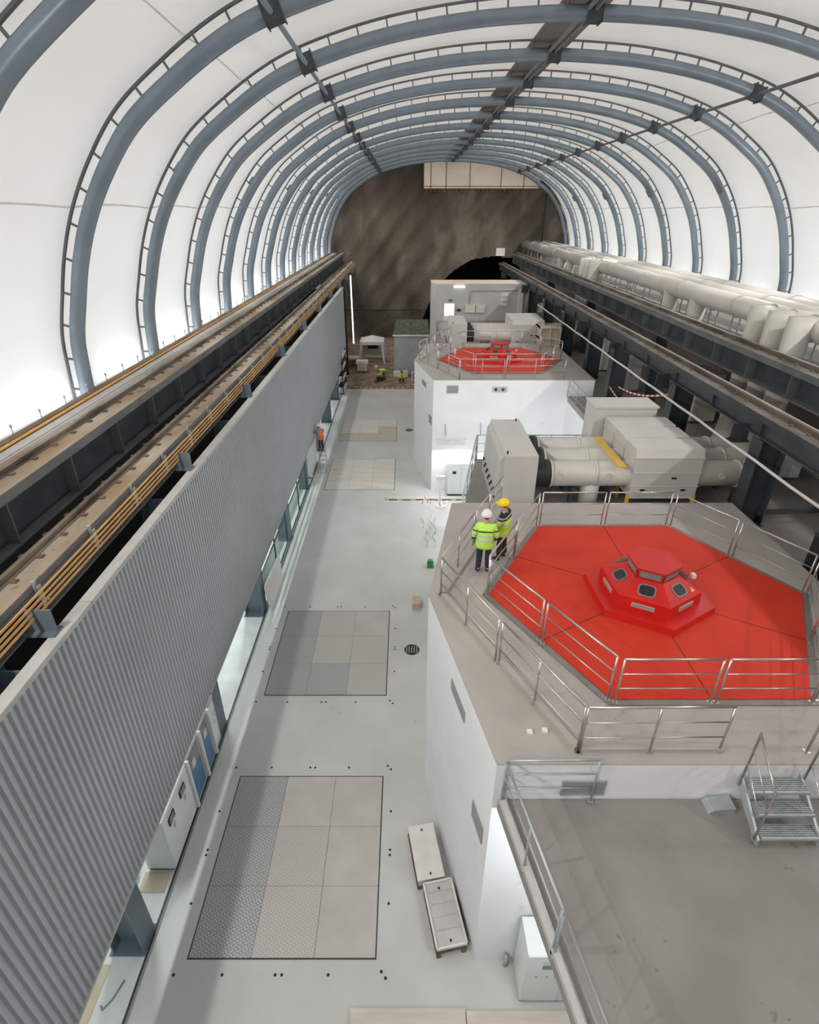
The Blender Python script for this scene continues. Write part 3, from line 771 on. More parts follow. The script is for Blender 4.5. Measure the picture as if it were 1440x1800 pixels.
# timber boards bottom of the frame
for k, (x0, x1, y0, y1, lab) in enumerate(((-1.18,1.28,4.3,5.38,'left'),(1.30,3.52,4.25,5.33,'right'))):
    t = thing('timber_sheet', 'pale timber boarding on the floor at the bottom of the photo, %s sheet' % lab, 'timber board', ((x0+x1)/2,(y0+y1)/2,0), 'timber sheets on the floor')
    og = ((x0+x1)/2,(y0+y1)/2,0); n = 4 if k else 1
    for i in range(n):
        dy = (y1-y0)/n
        MB().box(x0,x1,y0+i*dy+0.006,y0+(i+1)*dy-0.006,0.06,0.13).obj('board', M_timber, t, og)
    MB().box(x0+0.02,x0+0.14,y0+0.05,y1-0.02,0,0.06).box(x1-0.14,x1-0.02,y0+0.05,y1-0.02,0,0.06).obj('bearer', M_wood, t, og)
# right-hand white control cabinet tucked against the plinth, under the deck
t = thing('control_cabinet', 'white control cabinet with a small display standing under the deck edge by the near plinth', 'cabinet', (3.1,5.9,0))
og = (3.1,5.9,0)
MB().box(2.47,4.0,5.52,6.22,0.1,2.05).obj('body', M_cab, t, og)
MB().box(2.49,3.98,5.54,6.2,0,0.1).obj('plinth', M_black, t, og)
MB().box(2.49,3.25,5.50,5.52,0.12,2.03).obj('door', M_cab, t, og)
MB().box(3.27,3.98,5.50,5.52,0.12,2.03).obj('door', M_cab, t, og)
d = MB().box(2.80,3.03,5.485,5.50,1.55,1.70).obj('display', M_grey, t, og)
m2 = MB()
for x in (2.68,2.90,3.08): m2.box(x,x+0.05,5.49,5.50,1.2,1.23)
m2.box(2.8,3.05,5.495,5.50,1.78,1.8); m2.obj('button_row', M_grey, t, og)
tag(MB().tube([(2.28,6.2,0.0),(2.28,6.2,0.32),(2.28,6.28,0.36)], 0.05, 8).obj('pipe_stub', M_galv), 'short grey pipe stub by the foot of the near plinth', 'pipe')

# board, stand and cables in front of the far plinth
t = thing('barrier_board', 'long pale barrier board lying across the aisle in front of the far plinth', 'board', (0.6,29.6,0))
MB().box(-1.12,4.6,29.35,29.62,0.0,0.12).obj('plank', M_ply, t, (0.6,29.6,0))
m2 = MB()
for i in range(7): m2.box(-1.0+i*0.8,-0.5+i*0.8,29.33,29.35,0.0,0.05)
m2.obj('stripe', M_black, t, (0.6,29.6,0))
t = thing('floor_lamp_stand', 'white work lamp stand wrapped in red and white tape beside the barrier board', 'lamp stand', (2.0,28.6,0))
MB().tube([(2.0,28.6,0),(2.0,28.6,1.9)], 0.03, 6).obj('pole', M_plast, t, (2.0,28.6,0))
MB().disc(2.0,28.6,0,0.28,0.04).obj('base', M_plast, t, (2.0,28.6,0))
MB().box(1.75,2.25,28.5,28.62,1.7,1.95).obj('lamp_head', M_plast, t, (2.0,28.6,0))
m2 = MB(); a0 = Vector((2.3,28.9,0.12)); 
for i in range(9):
    p = [Vector((1.0+0.16*i+random.uniform(-.1,.1), 28.6+random.uniform(-.5,.5), 0.06+random.random()*0.5)), Vector((1.15+0.16*i, 28.7+random.uniform(-.5,.5), 0.05+random.random()*0.4))]
    m2.bar(p[0],p[1],0.05,0.01)
M_tape = mat('red and white tape', (0.75,0.74,0.72), (0.62,0.06,0.05), scale=6, lo=0.49, hi=0.51, detail=0, stretch=(1,1,1))
tag(m2.obj('tape_tangle', M_tape), 'tangle of red and white tape on the floor by the barrier board', 'tape', kind='stuff')
m2 = MB()
for i in range(8):
    x = 0.95+0.09*i; y = 24.0+random.random()*2.5
    m2.tube([(x,y,0.03),(x+0.1,y+0.5,0.03),(x-0.05,y+1.1,0.03),(x+0.12,y+1.8,0.03)],0.02,5)
tag(m2.obj('cable_pile', M_plast), 'loose white cables and sheeting on the floor beside the near plinth', 'cable', kind='stuff')
tag(MB().box(1.05,1.35,22.2,22.6,0,0.2).box(1.1,1.3,22.3,22.5,0.2,0.35).obj('green_box', M_green), 'small green box on the floor beside the near plinth', 'box')
tag(MB().box(0.30,0.62,19.0,19.6,0,0.35).obj('junction_box', M_cardboard), 'small beige box on the floor against the near plinth', 'box')

# ================================================================== MACHINE UNITS
HC = (5.92, 11.05)                              # centre of the red cover
def hexa(c, r, rot=0.0): return [(c[0]+r*math.cos(rot+math.pi/3*i), c[1]+r*math.sin(rot+math.pi/3*i)) for i in range(6)]
ZT = 6.83
def railing(label, a, b, z, mids=(0.5,), h=1.1, ends=(True,True), group=None, m=None, r=0.021):
    m = m or M_inox
    a = Vector((a[0],a[1],z)); b = Vector((b[0],b[1],z)); og = (a+b)/2
    t = thing('guard_railing', label, 'railing', og, group); U = Vector((0,0,1))
    loc = tuple(og)
    MB().tube([a+U*0.0, a+U*h, b+U*h, b+U*0.0] if False else [a+U*h, b+U*h], r+0.002, 8).obj('top_rail', m, t, loc)
    ps = ([0.0] if ends[0] else []) + list(mids) + ([1.0] if ends[1] else [])
    for f in ps:
        p = a.lerp(b, f); q = MB().tube([p, p+U*h], r, 8); q.box(p.x-0.05,p.x+0.05,p.y-0.05,p.y+0.05,z,z+0.012); q.obj('post', m, t, loc)
    for k in (1, 2):
        MB().tube([a+U*h*k/3, b+U*h*k/3], 0.013, 6).obj('mid_rail', m, t, loc)
    return t

def unit(oy, who):
    near = who == 'near'
    # plinth -----------------------------------------------------------
    out = [(1.57,6.3),(10.6,6.3),(10.6,15.97),(1.5,15.97),(0.57,11.05)]
    og = (6,11+oy,0)
    t = thing('machine_plinth', 'white concrete machine plinth %s' % ('nearest the camera, carrying the large red cover' if near else 'farther down the hall, carrying the small-looking red cover'), 'plinth', og, 'concrete machine plinths')
    P = [(x,y+oy) for x,y in out]
    MB().prism(P, 0, ZT-0.02).obj('wall_block', M_white, t, og)
    MB().prism([(x,y) for x,y in P], ZT-0.02, ZT).obj('top_slab', M_concrete, t, og)
    # kerb under the outer railing
    O = [(5.6,6.60),(3.03,6.60),(0.93,11.05),(3.03,15.5)]
    kb = MB()
    for p, q in zip(O, O[1:]): kb.bar((p[0],p[1]+oy,ZT+0.04),(q[0],q[1]+oy,ZT+0.04),0.13,0.08)
    kb.obj('kerb', M_concrete, t, og)
    def grille(x0,x1,y,z0,z1):
        g = MB().box(x0,x1,y-0.03,y,z0,z1).obj('vent_grille', M_grille, t, og)
        f = MB().box(x0-0.03,x1+0.03,y-0.035,y,z1,z1+0.03).box(x0-0.03,x1+0.03,y-0.035,y,z0-0.03,z0).box(x0-0.03,x0,y-0.035,y,z0,z1).box(x1,x1+0.03,y-0.035,y,z0,z1)
        f.obj('frame', M_galv, g, og)
        for c in g.children: pass
    if near:
        grille(2.78,3.50,6.3+oy,6.06,6.38)
    else:
        grille(2.35,2.95,6.3+oy,6.1,6.5)
        g = MB().box(4.9,5.7,6.22+oy,6.3+oy,6.15,6.45).obj('lamp_box', M_coping, t, og)
        MB().box(5.0,5.15,6.19+oy,6.22+oy,6.25,6.38).box(5.4,5.55,6.19+oy,6.22+oy,6.25,6.38).obj('lens', M_black, g, og)
        MB().box(1.8,3.6,6.2+oy,6.26+oy,3.3,3.38).obj('strip_housing', M_plast, t, og)
    # small grilles on the slanted left face
    def onface(f, z): return (1.57+(0.57-1.57)*f, 6.3+(11.05-6.3)*f+oy, z)
    for f0, f1, z0, z1 in ((0.35,0.55,5.9,6.2),(0.05,0.18,4.1,4.6)):
        a = Vector(onface(f0,z0)); b = Vector(onface(f1,z0)); nrm = Vector((-0.978,-0.206,0))*0.02
        MB().add([a+nrm,b+nrm,b+nrm+Vector((0,0,z1-z0)),a+nrm+Vector((0,0,z1-z0)),a-nrm,b-nrm,b-nrm+Vector((0,0,z1-z0)),a-nrm+Vector((0,0,z1-z0))],
                 [(0,3,2,1),(4,5,6,7),(0,1,5,4),(1,2,6,5),(2,3,7,6),(3,0,4,7)]).obj('side_vent', M_grille, t, og)
    # red cover ---------------------------------------------------------
    c = (HC[0], HC[1]+oy)
    t = thing('generator_cover', '%s hexagonal red steel generator cover on the %s plinth' % (('large','near') if near else ('distant','far')), 'cover', (c[0],c[1],ZT), 'red generator covers')
    og = (c[0],c[1],ZT)
    MB().prism(hexa(c,4.02), ZT, ZT+0.03).obj('edge_frame', M_frame, t, og)
    MB().prism(hexa(c,3.86), ZT+0.03, ZT+0.05).obj('deck_plate', M_red, t, og)
    sm = MB()
    for i in range(6):
        a = math.pi/6 + math.pi/3*i; r0, r1 = 1.25, 3.34
        sm.bar((c[0]+r0*math.cos(a),c[1]+r0*math.sin(a),ZT+0.051),(c[0]+r1*math.cos(a),c[1]+r1*math.sin(a),ZT+0.051),0.022,0.006)
    sm.obj('seam', M_seam, t, og)
    # housing -----------------------------------------------------------
    hc = (5.90, 11.0+oy); z0 = ZT+0.05; rot = math.pi/6 + R(2)
    t = thing('exciter_housing', 'glossy red six-sided housing with windows at the centre of the %s red cover' % who, 'housing', (hc[0],hc[1],z0), 'red exciter housings')
    og = (hc[0],hc[1],z0)
    MB().frustum(hexa(hc,1.52,rot), z0, hexa(hc,1.49,rot), z0+0.16).obj('base_skirt', M_red2, t, og)
    zb, ze, zr, zc = z0+0.16, z0+0.48, z0+0.76, z0+1.02
    MB().frustum(hexa(hc,1.16,rot), zb, hexa(hc,1.14,rot), ze).obj('lower_body', M_red2, t, og)
    MB().frustum(hexa(hc,1.14,rot), ze, hexa(hc,0.60,rot), zr).obj('sloping_roof', M_red2, t, og)
    MB().frustum(hexa(hc,0.54,rot), zr, hexa(hc,0.58,rot), zc-0.03).obj('turret', M_red2, t, og)
    MB().prism(hexa(hc,0.62,rot), zc-0.03, zc+0.01).obj('cap', M_red2, t, og)
    for i in range(6):
        a = rot + math.pi/3*i + math.pi/6
        ca, sa = math.cos(a), math.sin(a); tx, ty = -sa, ca
        def quad(r0, za, r1, zb_, w, off):
            # quad on a side; r = distance from axis
            n = Vector((ca*(zb_-za), sa*(zb_-za), (r0-r1))).normalized()*off
            A = Vector((hc[0]+ca*r0, hc[1]+sa*r0, za)); B = Vector((hc[0]+ca*r1, hc[1]+sa*r1, zb_)); T = Vector((tx,ty,0))*w
            return [A-T+n, A+T+n, B+T+n, B-T+n]
        def plate(nm, m, r0, za, r1, zb_, w, par, o0=0.0, o1=0.02):
            q0 = quad(r0,za,r1,zb_,w,o0); q1 = quad(r0,za,r1,zb_,w,o1)
            return MB().add(q0+q1, [(0,3,2,1),(4,5,6,7),(0,1,5,4),(1,2,6,5),(2,3,7,6),(3,0,4,7)]).obj(nm, m, par, og)
        s3 = math.cos(math.pi/6)
        # turret window
        w1 = plate('turret_window', M_frame, 0.55*s3+0.008, zr+0.02, 0.575*s3+0.008, zc-0.05, 0.235, t, 0, 0.012)
        q = MB().add(quad(0.55*s3+0.008, zr+0.045, 0.575*s3+0.008, zc-0.075, 0.21, 0.016), [(0,1,2,3)]).obj('glass', M_mesh, w1, og)
        # round-cornered window on the sloping roof
        rm, zm = 0.5*(1.14+0.60)*s3, 0.5*(ze+zr); dr, dz = (0.60-1.14)*s3, zr-ze; L = math.hypot(dr,dz); er, ez = dr/L, dz/L
        nr, nz = ez, -er
        if nz < 0: nr, nz = -nr, -nz
        pts = []; gl = []
        for kk in range(24):
            th = 2*math.pi*kk/24; cx_, cy_ = math.cos(th), math.sin(th)
            ex = abs(cx_)**0.5*(1 if cx_>0 else -1); ey = abs(cy_)**0.5*(1 if cy_>0 else -1)
            for lst, sc, of in ((pts,1.0,0.012),(gl,0.82,0.016)):
                u, v = ex*0.20*sc, ey*0.155*sc
                rr_ = rm + er*v + nr*of; zz_ = zm + ez*v + nz*of
                lst.append((hc[0]+ca*rr_+tx*u, hc[1]+sa*rr_+ty*u, zz_))
        w2 = MB().add(pts, [tuple(range(24))]).obj('roof_window', M_frame, t, og)
        MB().add(gl, [tuple(range(24))]).obj('glass', M_glassdark, w2, og)
        # low slot vent
        w3 = plate('slot_vent', M_ply2, 1.155*s3, zb+0.12, 1.15*s3, zb+0.22, 0.25, t, 0, 0.02)
        MB().add(quad(1.155*s3, zb+0.135, 1.15*s3, zb+0.205, 0.235, 0.024), [(0,1,2,3)]).obj('mesh', M_grille, w3, og)
    A = Vector((hc[0]+0.12, hc[1]-1.035, ze-0.02))
    ang = rot + math.pi/3*4 + math.pi/6
    tx, ty = -math.sin(ang), math.cos(ang)
    # small yellow warning triangle on the roof slope facing the viewer
    r_ = 1.14*math.cos(math.pi/6); cx_, cy_ = hc[0]+math.cos(ang)*(r_-0.09)+tx*0.36, hc[1]+math.sin(ang)*(r_-0.09)+ty*0.36
    zz = ze+0.06
    MB().add([(cx_-tx*0.065,cy_-ty*0.065,zz),(cx_+tx*0.065,cy_+ty*0.065,zz),(cx_-math.cos(ang)*0.10,cy_-math.sin(ang)*0.10,zz+0.065)],[(0,1,2)]).obj('warning_sign', M_yellow, t, og)
    MB().box(hc[0]+1.0,hc[0]+1.1,hc[1]-0.02,hc[1]+0.1,ze+0.02,ze+0.12).obj('junction_box', M_plast, t, og)
    # inner railings ------------------------------------------------------
    hx = hexa(c, 3.94)
    names = ['right rear','rear','left rear','left front','front','right front']
    for i in range(6):
        a = Vector((*hx[i],0)); b = Vector((*hx[(i+1)%6],0))
        for k, (f0, f1) in enumerate(((0.02,0.485),(0.515,0.98))):
            p, q = a.lerp(b,f0), a.lerp(b,f1)
            railing('stainless railing on the %s side of the %s red cover, %s panel going anticlockwise' % (names[i], who, ('first','second')[k]),
                    p, q, ZT+0.03, mids=(), group='railings round the %s red cover' % who)
    # outer railings
    q = lambda x, y: (x, y+oy)
    g = 'outer railings of the %s plinth' % who
    railing('outer railing on the %s plinth, left corner running towards the camera' % who, q(0.87,11.05), q(1.90,8.82), ZT, group=g)
    railing('outer railing on the %s plinth, slanted, ending at the front left corner' % who, q(1.96,8.72), q(3.01,6.56), ZT, group=g)
    railing('outer railing on the %s plinth along the front edge' % who, q(3.05,6.54), q(5.51,6.56), ZT, group=g)
    if not near:
        railing('outer railing on the far plinth along the front edge, right panel', q(5.6,6.54), q(8.9,6.56), ZT, group=g)
    railing('outer railing on the %s plinth, left corner running away from the camera' % who, q(0.87,11.10), q(1.90,13.3), ZT, group=g)
    railing('outer railing on the %s plinth, slanted, towards the rear left' % who, q(1.96,13.4), q(3.01,15.6), ZT, group=g)
    # ducts ---------------------------------------------------------------
    for k in range(3):
        yd = 17.8+1.15*k+oy; yr = 20.6+1.25*k+oy; zc_ = 7.05; xr = 14.1; xp = 14.75+1.15*(2-k)
        lab = 'off-white busbar duct of the %s machine, %s of three from the camera' % (who, ORD[k])
        og = (9, yd, 5.9)
        t = thing('busbar_duct', lab, 'duct', og, 'busbar ducts of the machines')
        MB().tube([(4.9,yd,zc_),(12.2,yd,zc_),(xr,yr,zc_)], 0.45, 20).obj('horizontal_pipe', M_duct, t, og)
        MB().tube([(xr,yr,zc_-0.45),(xr,yr,11.45),(xp,yr,11.45)], 0.43, 20).obj('riser', M_duct, t, og)
        MB().tube([(4.45,yd,zc_),(4.55,yd,zc_),(4.65,yd,zc_),(4.75,yd,zc_),(4.85,yd,zc_),(5.02,yd,zc_)], [0.52,0.47,0.50,0.47,0.50,0.49], 20).obj('bellows', M_black, t, og)
        for x in (5.06, 6.6, 11.6):
            MB().tube([(x-0.04,yd,zc_),(x+0.04,yd,zc_)], 0.485, 20).obj('flange', M_duct, t, og)
        for x in (5.9, 7.25, 11.75):
            MB().box(x-0.05,x+0.05,yd-0.12,yd+0.12,5.9,zc_-0.4).box(x-0.08,x+0.08,yd-0.4,yd+0.4,zc_-0.56,zc_-0.44).obj('support', M_steel, t, og)
        MB().tube([(6.55,yd,zc_-0.2),(6.55,yd,5.9)], 0.33, 16).obj('down_tee', M_duct, t, og)
        for x in (5.3, 7.0, 10.9):
            MB().tube([(x,yd-0.42,zc_+0.08),(x,yd-0.46,zc_+0.08)], 0.12, 12).obj('inspection_cap', M_ductbox, t, og)
        MB().tube([(xr+0.45,yr,11.45),(xr+0.55,yr,11.45)], 0.49, 20).obj('flange', M_duct, t, og)
        # breaker enclosure
        og = (8.8, yd, 6.3)
        t = thing('breaker_enclosure', 'light grey breaker enclosure on the %s machine ducts, %s of three from the camera' % (who, ORD[k]), 'enclosure', og, 'breaker enclosures')
        yf = yd-0.58; yb = yd+0.50
        MB().prismx([(yf,6.45),(yb,6.45),(yb,8.15),(yf+0.12,8.15),(yf,7.85)], 7.75, 10.05).obj('casing', M_ductbox, t, og)
        MB().box(7.70,10.10,yf-0.02,yf+0.0,7.28,7.34).box(7.70,10.10,yf-0.02,yf,6.80,6.83).box(7.70,10.10,yf-0.015,yb,7.83,7.87).obj('rib', M_ductbox, t, og)
        m2 = MB()
        for x, z in ((9.1,7.1),(8.1,6.65),(9.5,6.65)): m2.box(x,x+0.16,yf-0.03,yf,z,z+0.06)
        m2.obj('latch', M_black, t, og)
        m2 = MB()
        for x in (7.7, 10.0): m2.box(x,x+0.1,yf+0.02,yf+0.12,5.9,6.45).box(x,x+0.1,yb-0.12,yb-0.02,5.9,6.45)
        m2.obj('foot', M_yellow, t, og)
        MB().box(7.80,10.0,yf+0.04,yb-0.04,6.33,6.46).obj('base_rail', M_plast, t, og)
    # terminal box at the left end of the ducts
    og = (3.9, 19+oy, 5.9)
    t = thing('terminal_box', 'tall light grey terminal box at the left end of the %s machine ducts' % who, 'enclosure', og, 'terminal boxes')
    MB().box(3.35,4.47,17.2+oy,20.9+oy,5.9,7.95).obj('casing', M_ductbox, t, og)
    MB().prismy([(3.12,5.9),(3.35,5.9),(3.35,7.9),(3.22,7.7)],17.35+oy,20.8+oy).obj('side_cover', M_ductbox, t, og)
    m2 = MB()
    for i in range(12): m2.box(3.10,3.16,17.5+i*0.27+oy,17.58+i*0.27+oy,6.2+(i%2)*0.2,6.3+(i%2)*0.2)
    m2.obj('cable_clip', M_black, t, og)
    MB().tube([(3.45,17.4+oy,7.95),(3.45,17.4+oy,8.05)],0.03,6).tube([(4.3,20.7+oy,7.95),(4.3,20.7+oy,8.05)],0.03,6).obj('lifting_eye', M_black, t, og)
    # big box behind
    og = (8.5, 21.4+oy, 5.9)
    if near:
        t = thing('transformer_box', 'large light grey box standing behind the breaker enclosures of the near machine', 'enclosure', og)
        MB().box(7.35,9.75,20.75+oy,21.9+oy,5.95,8.45).obj('casing', M_ductbox, t, og)
        MB().box(7.3,9.8,20.7+oy,21.95+oy,8.45,8.52).obj('lid', M_ductbox, t, og)
        t = thing('plank', 'yellow plank lying across the ducts beside the breaker enclosures', 'plank', (7.4,18.6,7.6))
        MB().bar((7.30,17.1,7.60),(7.28,19.9,7.60),0.26,0.05).obj('board', M_yellow, t, (7.4,18.6,7.6))
unit(0.0, 'near')
unit(UN, 'far')
for k, (x, y) in enumerate(((2.26,6.95),(2.54,6.98))):
    tag(MB().box(x-0.05,x+0.05,y-0.05,y+0.05,ZT,ZT+0.05).obj('ledge_socket', M_plast), 'small white socket on the front ledge of the near plinth, %s one' % ('left','right')[k], 'socket', 'small white sockets on the ledge')

# deck edge: kerb and railing (near, lower right)
tag(MB().bar((1.72,6.25,5.96),(3.55,-4,5.96),0.12,0.12).obj('deck_kerb', M_coping), 'pale kerb along the left edge of the near brown deck', 'kerb')
dx, dy = (3.55-1.75), (-4-6.2)
def dk(f): return (1.70+dx*f, 6.2+dy*f)
railing('pale railing along the left edge of the near deck, first panel', dk(0.0), dk(0.22), 5.92, mids=(0.5,), m=M_galv, group='railings along the near deck edge')
railing('pale railing along the left edge of the near deck, nearest the bottom of the photo', dk(0.225), dk(0.62), 5.92, mids=(0.28,0.6), m=M_galv, group='railings along the near deck edge')
# duct deck and pit railings behind the near machine
railing('short pale railing across the front corner of the near plinth at the deck edge', (1.75,6.22), (3.3,6.24), 5.92, mids=(), m=M_galv, group='railings along the near deck edge')
g = 'railings round the pit'
railing('galvanised railing on the left edge of the deck behind the near machine', (1.85,16.1), (2.95,21.65), 5.9, mids=(0.33,0.66), m=M_galv, group=g)
railing('galvanised railing along the rear edge of the deck behind the near machine', (3.0,21.68), (9.1,21.68), 5.9, mids=(0.25,0.5,0.75), m=M_galv, group=g)
railing('galvanised railing on the right edge of the pit in front of the far plinth', (9.12,22.0), (9.12,30.6), 5.9, mids=(0.2,0.4,0.6,0.8), m=M_galv, group=g)
railing('galvanised railing on the left edge of the deck behind the far machine', (1.85,16.1+UN), (2.95,21.65+UN), 5.9, mids=(0.33,0.66), m=M_galv, group=g)

# control cabinet at foot of far plinth, and duct strip lamps
t = thing('control_cabinet', 'white control cabinet with a dark display against the far plinth', 'cabinet', (3.0,30.0,0))
og = (3.0,30.0,0)
MB().box(2.5,4.1,29.95,30.7,0.1,2.1).obj('body', M_cab, t, og)
MB().box(2.52,4.08,29.97,30.68,0,0.1).obj('plinth', M_black, t, og)
MB().box(2.52,3.3,29.93,29.95,0.12,2.08).obj('door', M_cab, t, og); MB().box(3.32,4.08,29.93,29.95,0.12,2.08).obj('door', M_cab, t, og)
MB().box(2.78,3.0,29.91,29.93,1.45,1.62).obj('display', M_black, t, og)
for k, (x0, x1, y, z) in enumerate(((1.9,3.5,30.6,3.0),(5.0,6.6,30.6,3.0))):
    t = thing('strip_light', 'white strip light on the front of the far plinth above the pit, %s one' % ('left','right')[k], 'lamp', ((x0+x1)/2,y,z), 'strip lights over the pit')
    MB().box(x0,x1,y,y+0.1,z,z+0.08).obj('housing', M_plast, t, ((x0+x1)/2,y,z))
    ld = bpy.data.lights.new('strip','AREA'); ld.shape='RECTANGLE'; ld.size=x1-x0; ld.size_y=0.15; ld.energy=70; ld.color=(0.95,0.98,1)
    lo = bpy.data.objects.new('strip_lamp', ld); C.objects.link(lo); lo.parent=t; lo.location=(0,-0.35,-0.1); lo.rotation_euler=(R(-25),0,0)
# strip lamps fixed under the deck edges
for k, (x, y, z, ln, en, rx, nm) in enumerate(((4.6,21.68,5.54,1.6,75,68,'left, under the deck edge facing the far plinth'),(8.0,21.68,5.54,1.6,130,68,'right, under the deck edge facing the far plinth'),(3.4,3.9,5.54,1.4,95,66,'under the near deck beside the near plinth'))):
    t = thing('strip_light', 'strip light %s' % nm, 'lamp', (x,y,z), 'strip lights under the decks')
    MB().box(-ln/2,ln/2,-0.05,0.05,0.0,0.08).obj('housing', M_plast, t)
    ld = bpy.data.lights.new('strip','AREA'); ld.shape='RECTANGLE'; ld.size=ln; ld.size_y=0.12; ld.energy=en; ld.color=(0.95,0.98,1)
    lo = bpy.data.objects.new('strip_lamp', ld); C.objects.link(lo); lo.parent=t; lo.location=(0,0.06,-0.03); lo.rotation_euler=(R(rx),0,0)

# steel steps from the near deck to the plinth ---------------------------------
t = thing('access_steps', 'three-tread galvanised grating steps with handrails up to the near plinth', 'steps', (6.3,5.9,5.9)); og = (6.3,5.9,5.9)
for k, (y, z) in enumerate(((6.08,6.60),(5.83,6.37),(5.58,6.14))):
    m2 = MB()
    for i in range(7): m2.box(5.84,6.80,y-0.02-i*0.035+0.10,y-0.005-i*0.035+0.10,z-0.03,z)
    for i in range(17): m2.box(5.84+i*0.06,5.846+i*0.06,y-0.13,y+0.11,z-0.03,z-0.005)
    m2.box(5.84,6.80,y-0.16,y-0.13,z-0.05,z+0.005)
    m2.obj('tread', M_galv, t, og)
for x in (5.80, 6.82):
    m2 = MB().add([(x-0.02,6.25,6.66),(x-0.02,5.42,6.10),(x-0.02,5.42,5.96),(x-0.02,6.25,6.4),(x+0.02,6.25,6.66),(x+0.02,5.42,6.10),(x+0.02,5.42,5.96),(x+0.02,6.25,6.4)],[(0,1,2,3),(7,6,5,4),(0,4,5,1),(1,5,6,2),(2,6,7,3),(3,7,4,0)])
    m2.obj('stringer', M_galv, t, og)
    MB().tube([(x,5.5,5.97),(x,5.5,6.05)],0.06,8).tube([(x-0.03,5.5,5.96),(x+0.03,5.5,5.96)],0.06,12).obj('castor', M_grey, t, og)
    s_ = -1 if x < 6 else 1
    xx = x + s_*0.03
    MB().tube([(xx,6.18,6.45),(xx,6.18,7.72),(xx,5.48,7.18),(xx,5.48,5.95)],0.021,8).obj('handrail', M_inox, t, og)
    MB().tube([(xx,6.18,7.35),(xx,5.48,6.80)],0.013,6).obj('mid_rail', M_inox, t, og)
    MB().tube([(xx,6.18,6.98),(xx,5.48,6.42)],0.013,6).obj('mid_rail', M_inox, t, og)
railing('outer railing on the near plinth front edge, right of the steps', (7.05,6.55), (9.3,6.55), ZT, group='outer railings of the near plinth')
tag(MB().prismy([(5.3,5.9),(5.75,5.9),(5.75,6.05),(5.38,6.0)],6.0,6.27).obj('step_bracket', M_galv), 'small grey-blue bracket on the deck just left of the steps', 'bracket')

# ================================================================== RIGHT SIDE
def ricol(k, x, y, z0, zt):
    t = hcol('steel_column', 'dark steel column carrying the right crane girder, %s from the camera' % ORD[k], x-0.42, x+0.42, y-0.28, 0.56, z0, zt, M_steel, 'columns under the right crane girder')
    return t
for k, (x, y, z0) in enumerate(((11.45,16.35,5.9),(11.45,22.6,5.9),(11.12,29.2,5.9),(11.6,34.8,5.9),(11.5,40.8,5.9),(11.5,47,5.9),(11.5,53.2,5.9))):
    ricol(k, x, y, z0, 8.9)
g3, og3 = girder('crane_girder', 'nearer right crane girder resting on the dark columns', 11.02, 11.72, 9.62, 0.66, 11.22, M_flangeR, M_steel, -4, 72, 11.5, 0, 3.1, face=-1)
MB().box(11.66,11.72,-4,72,9.62,9.70).obj('edge_angle', M_coping, g3, og3)
m2 = MB(); y = 17.2
while y < 70:
    MB().box(10.65,11.22,y-0.03,y+0.03,8.55,9.1).box(10.6,11.25,y-0.16,y+0.16,8.50,8.55).obj('bracket', M_steel, g3, og3); y += 6.2
g4, og4 = girder('crane_girder', 'farther right crane girder with deep stiffened web', 12.78, 13.55, 10.60, 1.0, 13.2, M_flangeR, M_girder, -4, 73, 13.3, 0, 2.6, face=-1)
MB().box(13.50,13.56,-4,73,10.60,10.68).obj('edge_angle', M_coping, g4, og4)
for k in range(3):
    y = 29.2+12.2*k
    hcol('steel_column', 'dark steel column under the farther right girder, %s from the camera' % ORD[k], 12.85, 13.45, y, 0.4, 5.9, 9.55, M_steel, 'columns under the farther right girder')
tag(MB().bar((11.7,16.2,6.35),(15.6,16.5,6.35),0.12,0.14).obj('tie_beam', M_steel), 'dark tie beam low down, running right from the nearest dark column', 'beam')
# long white hose/tube parallel to the girder
pts = []; y = 11.0
while y <= 47.3:
    pts.append((10.6, y, 8.50 + 0.012*math.sin(y*1.7))); y += 0.9
t = thing('lighting_hose', 'long white tube strung along the right columns below the crane girder', 'tube', (10.6,29,8.5))
MB().tube(pts, 0.045, 8).obj('tube', M_plast, t, (10.6,29,8.5))
m2 = MB(); 
for y in (17.2, 23.4, 29.6, 35.8): m2.tube([(10.6,y,8.55),(10.85,y,8.9)],0.02,5)
m2.obj('tie', M_black, t, (10.6,29,8.5))
# overhead pipes
for k in range(3):
    x = 14.75+1.15*k; og = (x, 45, 11.45)
    t = thing('overhead_pipe', 'long off-white pipe along the foot of the right membrane, %s from the crane girder' % ORD[k], 'pipe', og, 'long overhead pipes')
    MB().tube([(x,12,11.45),(x,76.0,11.45)], 0.45, 24).obj('pipe_run', M_duct, t, og)
    y = 14.5
    while y < 75:
        MB().tube([(x,y-0.05,11.45),(x,y+0.05,11.45)], 0.485, 24).obj('joint_collar', M_duct, t, og)
        MB().box(x-0.22,x-0.16,y+2.12,y+2.18,9.95,11.08).box(x+0.16,x+0.22,y+2.12,y+2.18,9.95,11.08).box(x-0.3,x+0.3,y+2.1,y+2.2,10.97,11.03).obj('saddle', M_galv, t, og)
        y += 5.6
for k, y in enumerate((29.6, 32.8, 54.0, 57.2)):
    tag(MB().tube([(14.75,y,11.3),(14.75,y,9.0)], 0.42, 20).obj('drop_pipe', M_duct), 'short off-white pipe dropping from the nearest overhead pipe, %s of four from the camera' % ORD[k], 'pipe', 'drop pipes')
